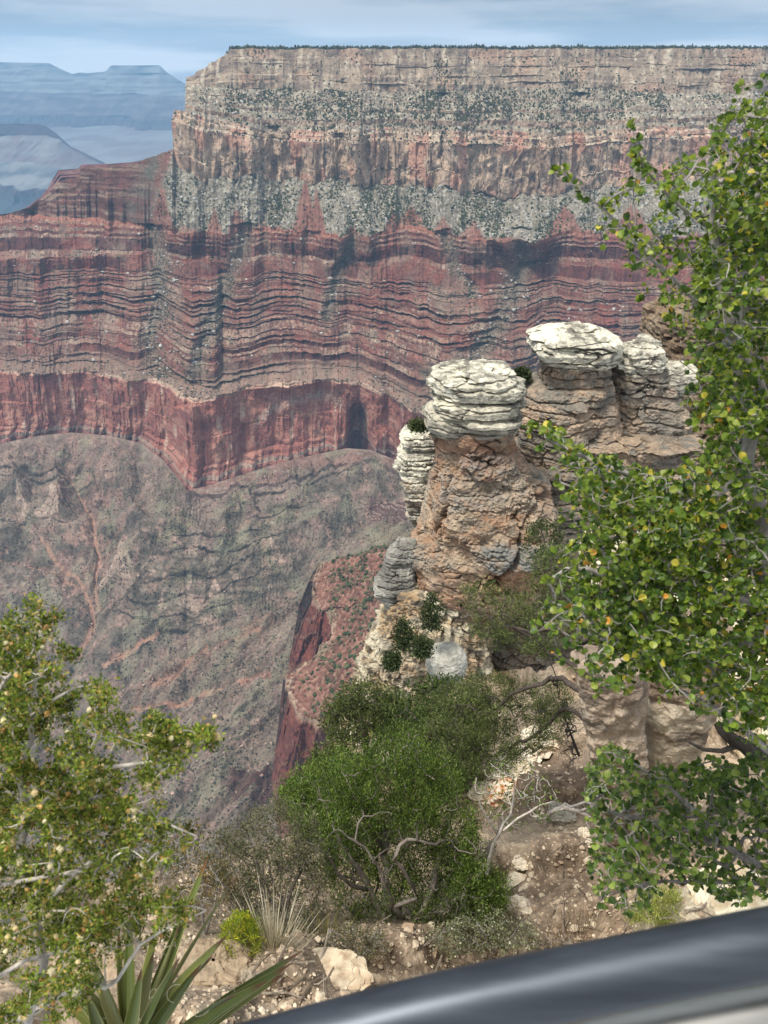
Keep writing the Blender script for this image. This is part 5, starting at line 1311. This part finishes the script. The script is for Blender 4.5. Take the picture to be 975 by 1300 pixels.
for i_, (x, y, w_, h_, lab, cols_, per_) in enumerate([(452, 1196, 84, 44, 'grey green scrub at the foot of the juniper left stems', [(112, 112, 82), (92, 94, 66), (134, 130, 98)], 14), (585, 1160, 60, 60, 'dark scrub under the juniper right limb', [(88, 98, 60), (70, 80, 50), (110, 116, 74)], 18), (700, 1196, 70, 26, 'dry brown twiggy scrub right above the railing beside the rock column', [(150, 132, 106), (124, 108, 86), (170, 152, 124)], 7), (610, 1090, 50, 60, 'sparse grey scrub on the dirt behind the juniper right limb', [(118, 116, 88), (96, 98, 70), (140, 134, 104)], 8)]):
    s_ = float(gdepth(x, y + h_ * .5)) - .1
    fine_shrub('low_shrub', lab, 'shrub', 601 + 4 * i_, [([(x + d_ * w_ * .05, y + h_ * .5, s_), (x + d_ * w_ * .2, y, s_), (x + d_ * w_ * .38, y - h_ * .35, s_)], .006, .002) for d_ in (-1, 0, 1)],
               [([(x - w_ * .5, y + h_ * .2), (x - w_ * .35, y - h_ * .4), (x, y - h_ * .5), (x + w_ * .4, y - h_ * .35), (x + w_ * .5, y + h_ * .25), (x, y + h_ * .5)], s_ - .35, s_ + .3, 150, .3)], at_s(x, y + h_ * .5, s_), cols_, [.4, .35, .25], per_, .022, .0042, .0013, GREYB, .024, segs=5, up=.7)
fine_shrub('rabbitbrush', 'small rounded bush with bright yellow flowers beside the ledge rock', 'bush', 281,
           [([(306, 1212, 4.9), (300, 1195, 4.9), (296, 1180, 4.9)], .004, .002), ([(306, 1212, 4.9), (315, 1195, 4.9), (318, 1180, 4.9)], .004, .002)],
           [([(280, 1204), (284, 1176), (300, 1160), (322, 1164), (334, 1182), (328, 1212), (292, 1216)], 4.7, 5.1, 190, .05)], gpos(306, 1213), [(128, 150, 50), (160, 172, 60), (200, 190, 50), (96, 120, 44)], [.35, .3, .2, .15], 26, .030, .0026, .0008, lambda r: S(120, 130, 70), .014, segs=4, up=1.2)
fine_shrub('rabbitbrush', 'yellow green bush half hidden under the lower right shrub', 'bush', 291,
           [([(830, 1180, 5.0), (822, 1155, 5.0), (815, 1140, 5.0)], .004, .002), ([(830, 1180, 5.0), (845, 1155, 5.0), (855, 1140, 5.0)], .004, .002)],
           [([(798, 1172), (806, 1140), (830, 1125), (860, 1130), (870, 1160), (860, 1178)], 4.8, 5.3, 130, .05)], gpos(830, 1182), [(158, 168, 84), (180, 186, 104), (128, 138, 70)], [.4, .3, .3], 26, .034, .0026, .0008, lambda r: S(150, 150, 96), .018, segs=4, up=1.2)

def grass(name, label, x, y, s, n, h, spread, cols, seed, cat='grass'):
    r = RS(seed); b = at_s(x, y, s); e = MB()
    q = r.normal(size=(n, 3)) * spread * np.array([1, 1, .05]); d = q * 1.4 / (spread + 1e-9) * .22 + np.array([0, 0, 1]) + r.normal(size=(n, 3)) * .12
    ln = h * r.uniform(.5, 1.1, n)
    blades(e, q, d, ln, np.full(n, .0028), pal(n, r, cols, [1] * len(cols)), seed, .06)
    o = e.build(name, M_TINY); o.location = b
    return tag(o, label, cat)
grass('grass_tuft', 'dry pale straw grass clump beside the yellow flowered bush', 347, 1220, 4.9, 320, .40, .06, [(190, 180, 160), (168, 156, 136), (208, 200, 182)], 301)
grass('grass_tuft', 'dry grey grass tangle right above the railing by the trunk foot', 738, 1190, 5.4, 190, .20, .09, [(166, 150, 130), (140, 124, 106)], 302)
grass('grass_tuft', 'green yellow grass clump under the juniper left side', 405, 1212, 5.6, 200, .26, .10, [(136, 134, 70), (112, 112, 60), (160, 146, 90)], 303)

# bushes clinging to the cliff
for i, (x, y, w_, h_, s, lab) in enumerate([(548, 778, 26, 50, 33, 'dark juniper tuft in the hollow under the orange pillar'), (512, 806, 22, 44, 32.3, 'dark bush in the notch of the pale cliff foot'), (497, 840, 18, 18, 32, 'low dark bush on the pale fluted cliff foot'), (536, 822, 22, 26, 31, 'dark bush left of the grey boulder'),
                                          (692, 690, 56, 60, 34, 'grey green bush beside the crack right of the orange pillar'), (662, 476, 16, 14, 40, 'tiny dark bush in the gap between the two tallest pillars'), (531, 541, 20, 9, 37, 'low green bush on top of the small pale pillar')]):
    k = s / 1000
    fine_shrub('cliff_bush', lab, 'bush', 310 + i * 3, [([(x, y + h_ * .5, s), (x, y, s), (x - w_ * .1, y - h_ * .3, s)], .03 * k * 20, .02)],
               [([(x - w_ / 2, y), (x - w_ * .3, y - h_ * .45), (x + w_ * .25, y - h_ * .5), (x + w_ / 2, y), (x + w_ * .35, y + h_ * .45), (x - w_ * .35, y + h_ * .45)], s - w_ * k * .5, s + w_ * k * .4, 80, .3)],
               at_s(x, y + h_ * .5, s), [(82, 94, 58), (62, 76, 48), (104, 112, 68)] if 'dark' not in lab else [(72, 84, 54), (56, 68, 44), (92, 102, 64)], [.4, .4, .2], 20, .004 * s, .0011 * s, .00018 * s, DARKB, .0035 * s, segs=4, up=.4, group='bushes clinging to the cliff')

# fallen branch and loose wood
e = empty('fallen_branch', gpos(715, 1040), 'grey arched dead branch lying on the dark earth', 'branch'); pl = Plant(331)
pl.limb(spx([(694, 1048, 7.9), (696, 1035, 7.8), (712, 1026, 7.7), (735, 1030, 7.7), (752, 1040, 7.7)]), .030, .016); pl.limb(spx([(735, 1030, 7.7), (760, 1022, 7.6), (772, 1030, 7.6)]), .014, .006)
pl.wood(.004); pl.build_wood('wood', e, M_BARK, WHITEB, 8)
e = empty('dead_limb', at_s(985, 995, 3.4), 'thick dark bare limb crossing behind the right shrub', 'branch'); pl = Plant(335)
pl.limb(spx([(1080, 1040, 3.6), (985, 975, 3.4), (940, 945, 3.3), (910, 918, 3.3)]), .045, .022); pl.limb(spx([(940, 945, 3.3), (905, 955, 3.3), (870, 940, 3.3)]), .014, .006)
pl.wood(.004); pl.build_wood('wood', e, M_BARK, DARKB, 10)
# dark tangled twigs hanging beside the trunk
fine_shrub('dead_shrub', 'dark tangle of fine dead twigs left of the shaggy trunk', 'shrub', 341, [([(735, 960, 7.4), (722, 925, 7.4), (715, 895, 7.4)], .010, .004)],
           [([(700, 890), (735, 880), (742, 950), (720, 985), (705, 950)], 7.1, 7.8, 110, .1)], at_s(735, 960, 7.4), [(70, 60, 48)], [1], 3, .03, .002, .0022, lambda r: S(84, 78, 76) * r.uniform(.5, 1.2), .03, segs=6, curl=.2)

# ---- yuccas
M_YUC = leaf_mat('yucca_leaf', .15, .38, .5)
def yucca(label, base, tips, wid, seed):
    b = at_s(*base); e = empty('yucca_plant', b, label, 'yucca', 'yuccas by the railing'); r = RS(seed)
    for x, y, s, sag in tips:
        t = at_s(x, y, s); v = t - b; L_ = np.linalg.norm(v); n = 18
        f = np.linspace(0, 1, n)[:, None]
        p = b + v * f + np.array([0, 0, 1.]) * (sag * L_ * np.sin(np.pi * f))
        tg = np.gradient(p, axis=0); tg /= np.linalg.norm(tg, axis=1)[:, None]
        vw = -b / np.linalg.norm(b)
        sd = np.cross(tg, vw + r.normal(size=3) * .5); sd /= np.linalg.norm(sd, axis=1)[:, None]; nn = np.cross(sd, tg)
        w = wid * np.interp(f[:, 0], [0, .25, .6, .9, 1], [.75, 1, .85, .35, .02])[:, None]
        cr = np.array([-1, -.9, -.45, 0, .45, .9, 1]); dp = np.array([.34, .28, .06, 0, .06, .28, .34])
        V = p[:, None] + sd[:, None] * (w[:, None] * cr[None, :, None]) + nn[:, None] * (w[:, None] * dp[None, :, None] * 1.3)
        V2 = V - nn[:, None] * (wid * .10)
        g = pal(1, r, [(112, 124, 62), (96, 108, 54), (128, 134, 74)], [1, 1, 1], .15)[0]
        C = np.broadcast_to(g, (n, 7, 3)).copy(); C[:, 0] = C[:, -1] = S(206, 196, 150)
        C = C * (1 + .15 * fbm(np.arange(7)[None] * 3.1, f * 2, seed + x, 2))[..., None]
        C[-2:] = S(120, 86, 56)
        mb = MB(); mb.add((V - b).reshape(-1, 3), grid_faces(7, n), C.reshape(-1, 3))
        mb.add((V2 - b).reshape(-1, 3), grid_faces(7, n)[:, ::-1], C.reshape(-1, 3) * .9)
        # curling fibres on the margins
        for k in range(3):
            i = r.randint(3, n - 3); sg = r.choice([0, 6]); q0 = V[i, sg]; a = np.linspace(0, r.uniform(2, 4.5), 9)[:, None]; rr = r.uniform(.008, .022)
            o1 = sd[i] * (1 if sg else -1); o2 = tg[i] * r.choice([-1, 1]) + nn[i] * .4
            q = q0 + rr * (np.sin(a) * o1 + (1 - np.cos(a)) * o2) 
            tube(mb, q - b, .0007, S(214, 204, 176), 4)
        mb.build('leaf', M_YUC, e, False)
yucca('yucca with long stiff blades behind the fine leaved shrub', (165, 1345, 2.5),
      [(302, 1108, 2.3, .02), (264, 1088, 2.6, .0), (288, 1188, 2.2, .05), (272, 1212, 2.1, .05), (205, 1150, 2.5, 0), (165, 1160, 2.4, 0), (100, 1190, 2.4, .02), (70, 1220, 2.4, .04), (230, 1170, 2.2, .03), (195, 1210, 2.0, .03), (120, 1220, 2.0, .03), (245, 1140, 2.5, .02), (150, 1180, 2.1, .02), (90, 1240, 2.0, .05), (40, 1230, 2.4, .05)], .0235, 401)
yucca('yucca whose lowest blades point right to the railing', (150, 1385, 2.05),
      [(384, 1207, 2.1, .05), (372, 1222, 2.0, .05), (340, 1245, 1.9, .06), (362, 1236, 2.05, .04), (255, 1225, 1.9, .05), (228, 1215, 1.9, .03), (300, 1262, 1.8, .06), (180, 1230, 1.9, .02), (110, 1260, 1.9, .04)], .0205, 402)
# ================================================================== SKY, LIGHT, AIR, CAMERA
SUN_EL, SUN_AZ = math.radians(66), math.radians(-118)     # azimuth from +Y (north) clockwise: behind and left of us
w = bpy.data.worlds.new('World'); scene.world = w; w.use_nodes = True
nt = w.node_tree; nt.nodes.clear(); L = nt.links.new
out = N(nt, 'ShaderNodeOutputWorld'); bg = N(nt, 'ShaderNodeBackground'); bg.inputs['Strength'].default_value = 0.085
sky = N(nt, 'ShaderNodeTexSky', sky_type='NISHITA', sun_disc=False)
sky.sun_elevation = SUN_EL; sky.sun_rotation = SUN_AZ
sky.air_density = 1.0; sky.dust_density = 1.0; sky.altitude = 2100
tc = N(nt, 'ShaderNodeTexCoord'); mp = N(nt, 'ShaderNodeMapping'); mp.inputs['Scale'].default_value = (1.0, 1.0, 10.0)
L(tc.outputs['Generated'], mp.inputs['Vector'])
ns_ = N(nt, 'ShaderNodeTexNoise'); ns_.inputs['Scale'].default_value = 3.2; ns_.inputs['Detail'].default_value = 7; ns_.inputs['Roughness'].default_value = .52
L(mp.outputs[0], ns_.inputs['Vector'])
cr = N(nt, 'ShaderNodeValToRGB')
e = cr.color_ramp.elements
e[0].position = .43; e[0].color = (4.0, 4.5, 5.1, 1)
e[1].position = .58; e[1].color = (7.6, 7.7, 7.9, 1)
L(ns_.outputs[0], cr.inputs[0])
sep = N(nt, 'ShaderNodeSeparateXYZ'); L(tc.outputs['Generated'], sep.inputs[0])
# brighter cloud base low over the horizon
mr = N(nt, 'ShaderNodeValToRGB'); me_ = mr.color_ramp.elements
me_[0].position = 0.0; me_[0].color = (.60, .60, .60, 1); me_[1].position = 1.0; me_[1].color = (.62, .62, .62, 1)
for p_, v_ in ((.018, .58), (.034, .60), (.052, .40), (.085, .34), (.25, .46)):
    q_ = me_.new(p_); q_.color = (v_, v_, v_, 1)
L(sep.outputs[2], mr.inputs[0])
m2 = N(nt, 'ShaderNodeMath', operation='MULTIPLY'); m2.inputs[1].default_value = 2.0; L(mr.outputs[0], m2.inputs[0])
vs = N(nt, 'ShaderNodeVectorMath', operation='SCALE'); L(cr.outputs[0], vs.inputs[0]); L(m2.outputs[0], vs.inputs['Scale'])
mx = N(nt, 'ShaderNodeMix', data_type='RGBA'); mx.inputs[0].default_value = .97
L(sky.outputs[0], mx.inputs[6]); L(vs.outputs[0], mx.inputs[7])
L(mx.outputs[2], bg.inputs['Color']); L(bg.outputs[0], out.inputs['Surface'])

sl = bpy.data.lights.new('sun', 'SUN'); sl.energy = 3.3; sl.angle = math.radians(12); sl.color = (1, .95, .87)
so = bpy.data.objects.new('sun', sl); COL.objects.link(so)
d = Vector((math.sin(SUN_AZ) * math.cos(SUN_EL), math.cos(SUN_AZ) * math.cos(SUN_EL), math.sin(SUN_EL)))
so.rotation_euler = d.to_track_quat('Z', 'Y').to_euler()

hx0, hx1, hy0, hy1, hz0, hz1 = -9500, 22000, -60, 16800, -2000, 700
V = [(x, y, z) for z in (hz0, hz1) for y in (hy0, hy1) for x in (hx0, hx1)]
F = np.array([(0, 2, 3, 1), (4, 5, 7, 6), (0, 1, 5, 4), (2, 6, 7, 3), (0, 4, 6, 2), (1, 3, 7, 5)])
hm, nt = new_mat('haze'); out = N(nt, 'ShaderNodeOutputMaterial'); pv = N(nt, 'ShaderNodeVolumePrincipled')
pv.inputs['Color'].default_value = (.36, .66, 1.0, 1); pv.inputs['Density'].default_value = 6.2e-5; pv.inputs['Anisotropy'].default_value = 0.0
nt.links.new(pv.outputs[0], out.inputs['Volume'])
tag(mesh_np('haze', V, F, hm), 'thin blue air between the rims', kind='stuff')

cam = bpy.data.cameras.new('camera'); co = bpy.data.objects.new('camera', cam); COL.objects.link(co)
cam.sensor_fit = 'VERTICAL'; cam.sensor_height = 36; cam.lens = 36 * FPX / 1300
cam.clip_start = 0.05; cam.clip_end = 60000
co.rotation_euler = (math.pi / 2 - PITCH, 0, 0)
cam.dof.use_dof = True; cam.dof.focus_distance = 30; cam.dof.aperture_fstop = 11
scene.camera = co
scene.render.engine = 'CYCLES'
scene.cycles.max_bounces = 6; scene.cycles.diffuse_bounces = 3; scene.cycles.transmission_bounces = 3; scene.cycles.volume_bounces = 0
scene.cycles.use_denoising = True
try:
    scene.cycles.denoiser = 'OPENIMAGEDENOISE'; scene.cycles.denoising_input_passes = 'RGB_ALBEDO_NORMAL'; scene.cycles.denoising_prefilter = 'ACCURATE'
except Exception: pass
scene.view_settings.view_transform = 'Standard'; scene.view_settings.look = 'None'
scene.view_settings.exposure = 0.56; scene.view_settings.gamma = 1
